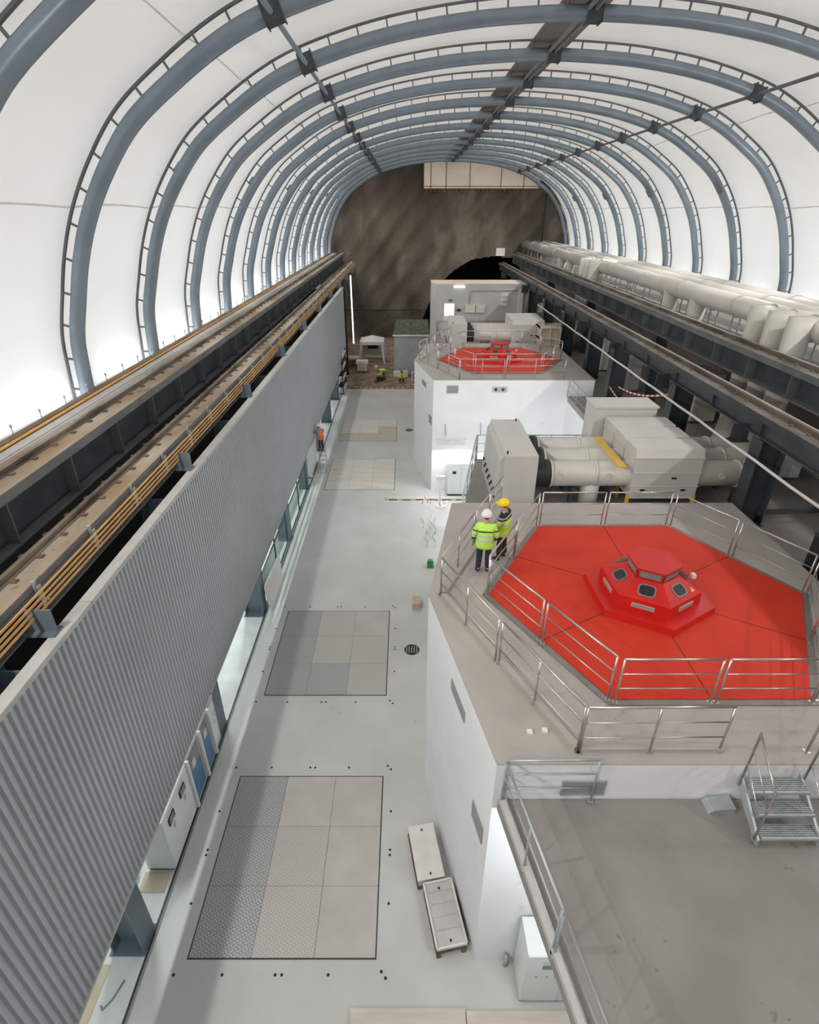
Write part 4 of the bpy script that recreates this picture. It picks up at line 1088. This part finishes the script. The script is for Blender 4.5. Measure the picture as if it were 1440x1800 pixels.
# gallery clutter under the pipes
for k in range(14):
    y = 24+k*3.3; x = 13.9+random.uniform(-0.05,0.3)
    m = (M_grey, M_green, M_plast, M_steel)[k%4]
    tag(MB().box(14.0,14.0+random.uniform(0.3,0.55),y,y+random.uniform(0.6,1.6),9.95,10.1+random.uniform(0.05,0.35)).obj('cable_box', m), '%s box on the gallery beside the overhead pipes, %s from the camera' % (('grey','green','white','dark')[k%4], ORD[k]), 'box', 'boxes on the right gallery')
struct('floor', MB().box(13.75,14.9,19,76.8,9.8,9.95), M_concwall)
# things on the right-hand level
def ecab(label, x, y, w, d, h, m, z=5.9):
    t = thing('electrical_cabinet', label, 'cabinet', (x,y,z)); og = (0,0,0)
    MB().box(-w/2,w/2,-d/2,d/2,0.12,h).obj('body', m, t)
    MB().box(-w/2+0.03,w/2-0.03,-d/2+0.03,d/2-0.03,0,0.12).obj('plinth', M_dust, t)
    MB().box(-w/2+0.03,-0.01,-d/2-0.02,-d/2,0.16,h-0.04).obj('door', m, t); MB().box(0.01,w/2-0.03,-d/2-0.02,-d/2,0.16,h-0.04).obj('door', m, t)
    MB().box(-0.08,-0.05,-d/2-0.05,-d/2-0.02,h*0.5,h*0.6).box(0.05,0.08,-d/2-0.05,-d/2-0.02,h*0.5,h*0.6).obj('handle', M_black, t)
ecab('light grey electrical cabinet on the right level behind the third dark column', 12.9, 31.9, 1.0, 0.8, 2.0, M_ductbox)
ecab('white electrical cabinet on the right level, behind the far dark columns', 13.1, 36.5, 0.9, 0.7, 2.1, M_cab)
ecab('beige electrical cabinet against the right wall beyond the second dark column', 14.6, 27.2, 1.2, 2.0, 2.4, M_duct)
ecab('white electrical cabinet seen right of the nearest dark column', 14.9, 20.0, 0.8, 0.7, 2.0, M_cab)
t = thing('packing_crate', 'brown cardboard packing crate in an open timber frame beside the far red cover', 'crate', (10.0,40.2,5.9)); 
MB().box(-0.6,0.6,-0.6,0.6,0.15,2.1).obj('carton', M_cardboard, t)
m2 = MB()
for x in (-0.68,0.0,0.68): m2.box(x-0.05,x+0.05,-0.70,-0.62,0,2.2)
for z in (0.1,0.7,1.4,2.1): m2.box(-0.72,0.72,-0.73,-0.65,z,z+0.08)
for y in (-0.6,0.6): 
    for z in (0.1,1.4,2.1): m2.box(-0.75,-0.68,-0.7,0.7,z,z+0.08)
m2.obj('timber_frame', M_timber, t)
def tape(label, a, b, sag, hh=0.08):
    m2 = MB(); N = 26; a = Vector(a); b = Vector(b)
    t = thing('barrier_tape', label, 'tape', tuple((a+b)/2), 'red and white barrier tapes'); og = tuple((a+b)/2)
    w = MB(); r_ = MB()
    for i in range(N):
        f0, f1 = i/N, (i+1)/N
        p = a.lerp(b,f0) - Vector((0,0,sag*4*f0*(1-f0))); q = a.lerp(b,f1) - Vector((0,0,sag*4*f1*(1-f1)))
        (w if i%2 else r_).bar(p,q,0.01,hh)
    w.obj('white_band', M_plast, t, og); r_.obj('red_band', mat('tape red',(0.6,0.05,0.04)), t, og)
tape('red and white barrier tape strung between the second and third dark columns', (11.2,28.9,7.0), (11.4,23.0,8.4), 0.3)
tape('red and white barrier tape running down from the third dark column to the grey box', (10.75,28.9,7.0), (11.1,25.2,6.3), 0.1)
tape('short barrier tape right of the nearest dark column', (13.0,19.6,7.4), (14.4,20.0,7.7), 0.1)
tape('red and white tape across the far end of the main floor', (-5.6,51.8,0.55), (0.9,51.6,0.6), 0.25, 0.045)

for k, (x, y) in enumerate(((-5.6,51.8),(0.9,51.6))):
    tag(MB().tube([(x,y,0),(x,y,0.75)],0.03,8).disc(x,y,0,0.16,0.03,12).obj('barrier_post', M_plast), 'slim white post holding the %s end of the far barrier tape' % ('left','right')[k], 'post', 'posts of the far barrier tape')
# building at the far end ------------------------------------------------------
t = thing('end_building', 'white boxy building with a lit doorway behind the far machine', 'building', (7,60,0)); og = (7,60,0)
MB().prism([(2.9,55.2),(11.3,55.2),(11.3,58.3),(2.46,58.3),(2.46,56.0)], 0, 9.12).obj('walls', mat('pale grey wall',(0.47,0.465,0.47),(0.53,0.525,0.53),scale=0.6), t, og)
MB().prism([(2.9,55.2),(11.3,55.2),(11.3,58.3),(2.46,58.3),(2.46,56.0)], 9.12, 9.17).obj('roof', M_beige, t, og)
d = MB().box(3.62,4.62,55.12,55.2,5.9,7.45).obj('doorway', M_plast, t, og)
MB().box(3.68,4.56,55.08,55.13,6.35,7.40).obj('lit_pane', M_door_glow, d, og)
MB().box(4.05,4.4,55.12,55.2,7.62,7.80).obj('exit_sign', M_green, t, og)
MB().box(5.6,6.55,54.95,55.2,6.65,7.35).obj('wall_cabinet', M_ply, t, og); MB().box(6.62,7.45,54.95,55.2,6.65,7.35).obj('wall_cabinet', M_ply, t, og)
MB().box(4.85,5.2,55.05,55.2,6.75,6.95).obj('switch_box', M_black, t, og)
MB().box(4.5,5.5,55.05,55.2,8.85,8.95).obj('wall_lamp', M_led, t, og)
m2 = MB().tube([(6.0,55.1,7.4),(6.0,55.1,8.6),(10.9,55.1,8.6)],0.05,6); m2.obj('conduit', M_galv, t, og)
MB().box(10.55,10.95,54.9,55.2,5.9,8.7).obj('pilaster', M_plast, t, og)
m2 = MB()
for i in range(3): m2.box(8.9,9.6,55.14,55.2,8.05-i*0.42,8.38-i*0.42)
m2.obj('notice', M_plast, t, og)
# shed with a netted roof left of it
t = thing('site_shed', 'low grey site shed with a dark netted roof left of the white end building', 'shed', (0.8,60,0)); og = (0.8,60,0)
MB().box(-1.15,2.4,58,63,0,3.95).obj('walls', mat('shed wall',(0.36,0.38,0.40),(0.44,0.46,0.48),scale=1), t, og)
MB().box(-1.3,2.42,57.8,58.05,3.92,4.05).obj('eaves_board', M_plast, t, og)
MB().add([(-1.25,57.9,4.05),(2.42,57.9,4.05),(2.42,63,4.7),(-1.0,63,4.7),(-1.25,57.9,3.99),(2.42,57.9,3.99),(2.42,63,4.64),(-1.0,63,4.64)],[(0,1,2,3),(7,6,5,4),(0,4,5,1),(1,5,6,2),(2,6,7,3),(3,7,4,0)]).obj('netted_roof', mat('green net',(0.04,0.05,0.035),(0.12,0.13,0.10),scale=3,rough=0.9), t, og)
MB().box(0.9,2.2,57.8,58,1.9,2.1).obj('lamp', M_coping, t, og)
MB().box(1.1,2.3,57.85,58,0,1.9).obj('door', M_grey, t, og)
# white gazebo tent
t = thing('gazebo_tent', 'small white gazebo tent on the earth floor before the rock wall', 'tent', (-3.75,64,0)); 
for x in (-1.45,1.45):
    for y in (-1.3,1.3):
        MB().tube([(x*1.0,y,0),(x*0.86,y*0.9,2.0)],0.05,6).add([(x*1.02,y-0.1,0),(x*0.86,y*0.9-0.05,2.0),(x*0.70,y*0.9-0.05,2.0),(x*0.90,y-0.1,0)],[(0,1,2,3)]).obj('leg', M_plast, t)
e = 1.32
MB().add([(-e,-1.25,2.0),(e,-1.25,2.0),(e,1.25,2.0),(-e,1.25,2.0),(-e,-1.25,2.35),(e,-1.25,2.35),(e,1.25,2.35),(-e,1.25,2.35),(0,0,2.85)],
         [(0,1,5,4),(1,2,6,5),(2,3,7,6),(3,0,4,7),(4,5,8),(5,6,8),(6,7,8),(7,4,8)]).obj('canopy', M_plast, t)
MB().box(-1.25,1.25,1.20,1.24,0.4,2.0).obj('rear_wall', M_coping, t)
MB().box(-0.6,0.6,1.16,1.2,1.1,1.9).obj('window', M_dark, t)
# stacked things on the earth floor
t = thing('white_sack_pallet', 'stack of white boxes on a dark pallet at the left of the earth floor', 'pallet', (-4.6,59.3,0))
MB().box(-0.55,0.55,-0.5,0.5,0,0.14).obj('pallet', M_wood, t)
for z in (0.14,0.5): MB().box(-0.5,0.5,-0.45,0.45,z,z+0.34).obj('carton', M_ply, t)
MB().box(-0.62,0.62,-0.5,0.5,0.86,1.15).obj('lid', M_plast, t)
for k, (x, y) in enumerate(((-5.7,61.5),)):
    t = thing('brick_pallet', 'pallet of brown bricks with a pale cover by the left wall', 'pallet', (x,y,0))
    for z in (0,0.3,0.6): MB().box(-0.55,0.55,-0.5,0.5,z,z+0.22).obj('brick_layer', M_wood, t)
    MB().box(-0.6,0.6,-0.5,0.5,0.84,1.05).obj('cover', M_ply, t)
for k, (x, y, w, h, m, nm) in enumerate(((-0.9,57.3,0.7,0.5,M_plast,'white low box on the earth floor between the two workers'),(0.0,57.2,0.5,0.6,M_ply,'pale bag on the earth floor behind the kneeling worker'),
        (-0.7,61,1.1,0.35,M_coping,'grey sheet stack in front of the site shed'),(-2.6,55.6,0.7,0.35,M_black,'black machine on the ground beside the bending worker'),(-2.95,55.0,0.3,0.25,M_dust,'rusty red can beside the black machine'),
        (0.35,59.5,0.35,1.1,M_wood,'upright timber offcut leaning at the site shed'),(-3.2,60.8,0.35,0.2,M_plast,'small white bag in front of the gazebo tent'))):
    t2 = MB().prism([(x-w/2,y-0.25),(x+w/2,y-0.25),(x+w/2*0.9,y+0.25),(x-w/2*0.85,y+0.3)],0,h)
    t2.box(x-w/4,x+w/4,y-0.15,y+0.15,h,h+0.05)
    tag(t2.obj(('storage_box','sack','sheet_stack','site_machine','paint_can','timber_offcut','small_sack')[k], m), nm, ('box','sack','sheets','machine','can','timber','sack')[k])
# rack and dark post at the left end of the floor
t = thing('steel_rack', 'open dark steel rack with white edges at the end of the corrugated wall', 'rack', (-6.0,52.4,0))
for y in (-1.6,1.6): MB().box(-0.25,-0.18,y-0.04,y+0.04,0,3.6).box(0.18,0.25,y-0.04,y+0.04,0,3.6).obj('upright', M_steel, t)
for i in range(7): MB().box(-0.24,0.26,-1.6,1.6,0.15+i*0.52,0.25+i*0.52).obj('shelf', M_black if i%2 else M_plast, t)
tag(MB().tube([(-6.7,73.5,-0.03),(-6.75,73.5,8.1)],0.075,8).obj('light_tube', M_led), 'tall bright vertical light tube against the dark rock at the far left', 'light tube')
tag(MB().box(10.95,12.0,73.9,74,10.25,11.1).obj('white_sign', M_plast), 'blank white square sign at the far end of the right crane girder', 'sign')
tag(MB().tube([(0.6,53.2,0.3),(3,53.2,0.3)],0.03,5).tube([(0.6,53.2,0.7),(3,53.2,0.7)],0.03,5).tube([(0.6,53.2,1.1),(3,53.2,1.1)],0.03,5).tube([(0.6,53.2,1.5),(3,53.2,1.5)],0.03,5).tube([(0.62,53.2,0),(0.62,53.2,1.5)],0.03,5).obj('guard_railing', M_plast), 'white barred railing left of the far plinth at the edge of the earth floor', 'railing')
# dark edge strip at foot of rock wall
struct('trim_9', MB().box(-12,2,76.4,76.7,3.55,3.65), M_black)
# stepladder
t = thing('stepladder', 'aluminium stepladder under the worker in the orange vest', 'ladder', (-5.45,33.7,0))
for s_ in (-1,1):
    MB().tube([(s_*0.27,-0.5,0),(s_*0.20,0,1.35)],0.025,6).obj('side_rail', M_inox, t)
    MB().tube([(s_*0.27,0.5,0),(s_*0.20,0.05,1.3)],0.02,6).obj('rear_leg', M_inox, t)
for i in range(4):
    f = (i+1)/5; MB().box(-0.26+0.06*f,0.26-0.06*f,-0.5+0.5*f-0.04,-0.5+0.5*f+0.04,1.35*f-0.015,1.35*f+0.015).obj('tread', M_inox, t)
MB().box(-0.22,0.22,-0.1,0.15,1.33,1.37).obj('platform', M_inox, t)

# black equipment case at the right edge, beside the near red cover
t = thing('equipment_case', 'black equipment case standing right of the near red cover at the photo edge', 'case', (11.35,12.5,5.9))
MB().box(-0.3,0.3,-0.35,0.35,0.05,1.6).obj('body', M_black, t)
MB().box(-0.32,0.32,-0.37,0.37,1.6,1.66).obj('lid', M_steel, t)
MB().box(-0.28,-0.2,-0.33,-0.25,0,0.05).box(0.2,0.28,-0.33,-0.25,0,0.05).box(-0.28,-0.2,0.25,0.33,0,0.05).box(0.2,0.28,0.25,0.33,0,0.05).obj('foot', M_grey, t)
for k, (x, z) in enumerate(((2.3,3.9),(4.35,3.95))):
    tag(MB().tube([(x,30.72,z+0.35),(x,30.60,z+0.3),(x+0.03,30.60,z-0.3)],0.03,6).obj('wall_hook', M_galv), 'small grey hook high on the white front of the far plinth, %s one' % ('left','right')[k], 'hook', 'hooks on the far plinth')

# ================================================================== PEOPLE
def skinned(name, verts, edges, radii, m, parent, sub=1, root=0):
    me = bpy.data.meshes.new(name); me.from_pydata(verts, edges, []); me.update()
    o = bpy.data.objects.new(name, me); C.objects.link(o); o.parent = parent
    sk = o.modifiers.new('skin', 'SKIN')
    if not me.skin_vertices:
        me.attributes.new('x','FLOAT','POINT')
    ob = o
    lay = me.skin_vertices[0].data if me.skin_vertices else None
    if lay is None: return None
    for i, r in enumerate(radii):
        lay[i].radius = r if isinstance(r, tuple) else (r, r)
        lay[i].use_root = (i == root)
    if sub:
        ss = o.modifiers.new('sub', 'SUBSURF'); ss.levels = sub; ss.render_levels = sub
    dg = bpy.context.evaluated_depsgraph_get(); dg.update()
    ev = o.evaluated_get(dg)
    nm = bpy.data.meshes.new_from_object(ev, depsgraph=dg)
    o.modifiers.clear(); o.data = nm
    nm.materials.clear(); nm.materials.append(m)
    for p in nm.polygons: p.use_smooth = True
    return o

def zoned(name, zones):
    """cloth colour by height on the garment: zones = [(z_from, colour), ...] bottom up"""
    if name in MATS: return MATS[name]
    m = bpy.data.materials.new(name); m.use_nodes = True
    n = m.node_tree.nodes; l = m.node_tree.links; b = n['Principled BSDF']; b.inputs['Roughness'].default_value = 0.7
    t = n.new('ShaderNodeTexCoord'); s_ = n.new('ShaderNodeSeparateXYZ'); mr = n.new('ShaderNodeMath'); mr.operation = 'DIVIDE'; mr.inputs[1].default_value = 2.0
    ra = n.new('ShaderNodeValToRGB'); ra.color_ramp.interpolation = 'CONSTANT'
    ra.color_ramp.elements[0].position = zones[0][0]/2; ra.color_ramp.elements[0].color = (*zones[0][1],1)
    ra.color_ramp.elements[1].position = zones[1][0]/2; ra.color_ramp.elements[1].color = (*zones[1][1],1)
    for z, c in zones[2:]:
        e = ra.color_ramp.elements.new(z/2); e.color = (*c,1)
    l.new(t.outputs['Object'], s_.inputs[0]); l.new(s_.outputs['Z'], mr.inputs[0]); l.new(mr.outputs[0], ra.inputs[0]); l.new(ra.outputs[0], b.inputs['Base Color'])
    MATS[name] = m; return m

M_skin = mat('skin', (0.55,0.33,0.24), (0.60,0.37,0.27), scale=6, rough=0.55)
def person(label, loc, rz, torso, trousers, helmet, pose='stand', boots=None, hair=None, sleeve_m=None, collar_m=None, vest=None, cuffs=None):
    t = thing('person', label, 'person', loc, None, rz)
    V = Vector
    if pose == 'stand':
        pel=V((0,0,0.95)); waist=V((0,-0.01,1.10)); chest=V((0,0.0,1.33)); neck=V((0,0.01,1.50)); head=V((0,0.03,1.66))
        kn=[V((-0.11,0.03,0.50)),V((0.11,0.02,0.50))]; an=[V((-0.13,-0.02,0.09)),V((0.12,0.0,0.09))]; hip=[V((-0.10,0,0.90)),V((0.10,0,0.90))]
        toe=[V((-0.16,0.18,0.045)),V((0.14,0.2,0.045))]
        sh=[V((-0.20,0,1.42)),V((0.20,0,1.42))]; el=[V((-0.29,-0.03,1.16)),V((0.29,-0.02,1.16))]; wr=[V((-0.28,0.10,0.94)),V((0.27,0.12,0.95))]
    elif pose == 'turned':
        pel=V((0,0,0.95)); waist=V((0,-0.01,1.10)); chest=V((0,0.0,1.33)); neck=V((0,0.01,1.50)); head=V((-0.02,0.04,1.66))
        kn=[V((-0.11,0.05,0.50)),V((0.11,0.0,0.50))]; an=[V((-0.13,0.02,0.09)),V((0.12,-0.05,0.09))]; hip=[V((-0.10,0,0.90)),V((0.10,0,0.90))]
        toe=[V((-0.16,0.22,0.045)),V((0.14,0.15,0.045))]
        sh=[V((-0.20,0,1.42)),V((0.20,0,1.42))]; el=[V((-0.28,0.05,1.17)),V((0.30,-0.02,1.16))]; wr=[V((-0.20,0.26,1.05)),V((0.26,0.12,0.96))]
    elif pose == 'reach':
        pel=V((0,0,0.95)); waist=V((0,0.0,1.10)); chest=V((-0.02,0.04,1.33)); neck=V((-0.03,0.07,1.50)); head=V((-0.04,0.11,1.65))
        kn=[V((-0.10,0.06,0.50)),V((0.10,0.05,0.50))]; an=[V((-0.11,-0.02,0.09)),V((0.11,-0.02,0.09))]; hip=[V((-0.10,0,0.90)),V((0.10,0,0.90))]
        toe=[V((-0.12,0.18,0.045)),V((0.12,0.18,0.045))]
        sh=[V((-0.21,0.04,1.42)),V((0.19,0.04,1.42))]; el=[V((-0.36,0.20,1.25)),V((0.28,0.12,1.18))]; wr=[V((-0.40,0.42,1.35)),V((0.16,0.34,1.16))]
    elif pose == 'bend':
        pel=V((0,0,0.88)); waist=V((0,0.12,0.98)); chest=V((0,0.34,1.02)); neck=V((0,0.50,1.00)); head=V((0,0.64,0.96))
        kn=[V((-0.14,0.10,0.48)),V((0.14,0.08,0.48))]; an=[V((-0.18,-0.02,0.09)),V((0.18,-0.04,0.09))]; hip=[V((-0.10,0,0.84)),V((0.10,0,0.84))]
        toe=[V((-0.20,0.18,0.045)),V((0.20,0.16,0.045))]
        sh=[V((-0.19,0.42,1.00)),V((0.19,0.42,1.00))]; el=[V((-0.22,0.48,0.72)),V((0.22,0.48,0.72))]; wr=[V((-0.16,0.56,0.48)),V((0.16,0.56,0.48))]
    else:  # crouch
        pel=V((0,-0.10,0.38)); waist=V((0,-0.02,0.52)); chest=V((0,0.10,0.72)); neck=V((0,0.17,0.87)); head=V((0,0.24,1.01))
        kn=[V((-0.16,0.32,0.48)),V((0.16,0.30,0.46))]; an=[V((-0.16,0.06,0.09)),V((0.16,0.0,0.09))]; hip=[V((-0.10,-0.08,0.36)),V((0.10,-0.08,0.36))]
        toe=[V((-0.17,0.26,0.045)),V((0.17,0.2,0.045))]
        sh=[V((-0.19,0.12,0.80)),V((0.19,0.12,0.80))]; el=[V((-0.26,0.30,0.62)),V((0.26,0.30,0.62))]; wr=[V((-0.12,0.46,0.50)),V((0.12,0.46,0.50))]
    verts=[]; edges=[]; rad=[]
    def add(p, r, par=None):
        verts.append(tuple(p)); rad.append(r)
        if par is not None: edges.append((par, len(verts)-1))
        return len(verts)-1
    P=add(pel,(0.14,0.10)); W_=add(waist,(0.13,0.09),P); Cc=add(chest,(0.15,0.10),W_); N=add(neck,0.055,Cc)
    fwd = (head-neck).normalized()
    H1=add(neck.lerp(head,0.55),(0.070,0.080),N); H2=add(head,(0.078,0.095),H1); H3=add(head+fwd*0.085,(0.060,0.075),H2)
    for s_ in (0,1):
        a=add(hip[s_],0.085,P); k=add(hip[s_].lerp(kn[s_],0.5),0.078,a); k=add(kn[s_],0.055,k); k2=add(kn[s_].lerp(an[s_],0.35),0.055,k); a2=add(an[s_],0.034,k2); add(an[s_].lerp(toe[s_],0.7)-V((0,0,0.0)),0.024,a2)
        a=add(sh[s_],0.052,Cc); e_=add(el[s_],0.040,a); w=add(wr[s_],0.028,e_)
        d=(wr[s_]-el[s_]).normalized(); side=V((1,0,0)) if abs(d.x)<0.8 else V((0,1,0)); side=(side-d*side.dot(d)).normalized(); nrm=d.cross(side)
        if nrm.y<0: nrm=-nrm
        palm=wr[s_]+d*0.055; pi=add(palm,(0.034,0.020),w)
        for kf,(off,ln) in enumerate(((-0.027,0.065),(-0.009,0.075),(0.009,0.070),(0.027,0.055))):
            b0=add(palm+d*0.035+side*off,0.0095,pi); b1=add(palm+d*(0.035+ln*0.5)+side*off+nrm*0.008,0.0085,b0); add(palm+d*(0.03+ln*0.85)+side*off+nrm*0.030,0.0075,b1)
        inn = -1 if s_ else 1
        tb=add(palm-d*0.01+side*inn*0.036+nrm*0.005,0.011,pi); add(palm+d*0.025+side*inn*0.055+nrm*0.018,0.009,tb)
    skinned('body', verts, edges, rad, M_skin, t)
    # face details: nose, ears as part of head dressing
    # jacket
    verts=[]; edges=[]; rad=[]
    down=(pel-waist).normalized()
    hemp = pel+down*0.17 if pose in('stand','turned','reach') else pel
    P0=add(hemp,(0.275,0.215)); P=add(hemp-down*0.035,(0.27,0.21),P0); W_=add(waist,(0.225,0.175),P); Cc=add(chest,(0.215,0.165),W_); N=add(chest.lerp(neck,0.75),(0.095,0.085),Cc)
    body_v=(verts[:],edges[:],rad[:])
    for s_ in (0,1):
        a=add(sh[s_],0.088,Cc); e_=add(el[s_],0.068,a); w=add(wr[s_]-(wr[s_]-el[s_]).normalized()*0.03,0.050,e_)
    j = skinned('jacket', verts, edges, rad, torso, t)
    if cuffs is not None:
        for s_ in (0,1):
            skinned('cuff', [tuple(el[s_].lerp(wr[s_],0.15)), tuple(el[s_].lerp(wr[s_],0.92))], [(0,1)], [0.074,0.058], cuffs, t)
    if vest is not None:
        skinned('vest', [tuple(v) for v in (hemp, waist, chest, chest.lerp(neck,0.8))], [(0,1),(1,2),(2,3)], [(0.29,0.23),(0.245,0.20),(0.24,0.19),(0.14,0.12)], vest, t)
    # trousers
    verts=[]; edges=[]; rad=[]
    P=add(pel,(0.150,0.105))
    for s_ in (0,1):
        a=add(hip[s_]-V((0,0,0.05)),0.092,P); k=add(kn[s_],0.085,a); add(an[s_]+V((0,0,0.04)),0.075,k)
    skinned('trousers', verts, edges, rad, trousers, t)
    for s_ in (0,1):
        skinned('boot', [tuple(an[s_]+V((0,-0.03,0.02))), tuple(an[s_].lerp(toe[s_],0.5)), tuple(toe[s_])], [(0,1),(1,2)], [0.075,0.062,0.052], boots or M_black, t)
    # helmet
    hd = head + fwd*0.065
    if helmet:
        h = MB().ball((0,0,0),0.135,0.155,0.130,18,12,-0.25)
        h.prism([(0.145*math.cos(2*math.pi*i/20),0.165*math.sin(2*math.pi*i/20)+0.015) for i in range(20)],-0.035,-0.015)
        h.prism([(0.10*math.cos(math.pi*i/8),0.13+0.09*math.sin(math.pi*i/8)) for i in range(9)],-0.035,-0.018)
        o = h.obj('helmet', helmet, t); o.location = hd
        q = fwd.to_track_quat('Z','Y'); o.rotation_mode='QUATERNION'; o.rotation_quaternion = q if pose in ('bend','crouch') else (1,0,0,0)
    # simple face: nose, ears, eyes, mouth
    f = V((0,1,0)) - fwd*fwd.y; f = f.normalized() if f.length > 0.1 else V((0,0,-1))
    sd = fwd.cross(f)
    c0 = head
    MB().ball(tuple(c0+f*0.095-fwd*0.005),0.013,0.018,0.022,8,6).obj('nose', M_skin, t)
    for s_ in (-1,1):
        MB().ball(tuple(c0+sd*s_*0.080),0.010,0.02,0.03,8,6).obj('ear', M_skin, t)
        MB().ball(tuple(c0+sd*s_*0.030+f*0.085+fwd*0.02),0.010,0.006,0.006,6,4).obj('eye', M_black, t)
    MB().ball(tuple(c0+f*0.088-fwd*0.045),0.022,0.006,0.006,8,4).obj('mouth', M_dust, t)
    MB().ball(tuple(c0-f*0.02+fwd*0.015),0.086,0.100,0.085,12,8).obj('hair', hair or mat('dark hair',(0.03,0.02,0.015)), t).scale = (1,1,1)
    return t
HV = (0.52,0.90,0.12); NV = (0.012,0.016,0.03); RF = (0.52,0.60,0.56)
J1 = zoned('hi-vis green jacket with reflective bands', [(0.0,HV),(1.00,RF),(1.05,HV),(1.13,RF),(1.18,HV),(1.27,(0.03,0.045,0.03)),(1.31,HV),(1.50,NV)])
J2 = zoned('hi-vis yellow jacket with navy shoulders', [(0.0,(0.60,0.90,0.09)),(1.12,RF),(1.18,(0.60,0.90,0.09)),(1.30,NV),(1.345,(0.45,0.5,0.58)),(1.39,NV)])
M_navy = mat('navy trousers', (0.012,0.018,0.045),(0.02,0.028,0.06), scale=5, rough=0.8)
M_dkbr = mat('dark brown trousers', (0.035,0.022,0.025),(0.055,0.035,0.038), scale=5, rough=0.8)
M_helw = mat('white helmet', (0.82,0.82,0.82),(0.86,0.86,0.86), rough=0.25)
M_hely = mat('yellow helmet', (0.90,0.62,0.01),(0.95,0.68,0.02), rough=0.25)
M_hv = mat('plain hi-vis yellow', (0.52,0.80,0.06),(0.60,0.88,0.10), rough=0.7)
M_or = mat('orange hi-vis', (0.85,0.17,0.03),(0.90,0.22,0.05), rough=0.7)
person('person in a green hi-vis jacket and white helmet, seen from behind on the near plinth', (2.02,12.05,ZT), R(-8), J1, M_navy, M_helw, 'stand', cuffs=M_navy)
person('person in yellow hi-vis jacket, navy shoulders and yellow helmet beside the near red cover', (2.60,12.68,ZT), R(60), J2, M_dkbr, M_hely, 'turned', cuffs=M_navy)
person('person in an orange vest and white helmet standing on the stepladder', (-5.47,33.72,1.36), R(35), mat('grey work shirt',(0.25,0.25,0.25)), M_dkbr, M_helw, 'reach', vest=M_or)
person('person in a hi-vis yellow jacket bending over on the far earth floor', (-2.15,56.2,-0.03), R(120), M_hv, mat('grey green trousers',(0.10,0.11,0.09)), None, 'bend')
person('person in a hi-vis yellow jacket crouching on the far earth floor', (-0.45,55.3,-0.03), R(200), M_hv, M_dkbr, None, 'crouch')
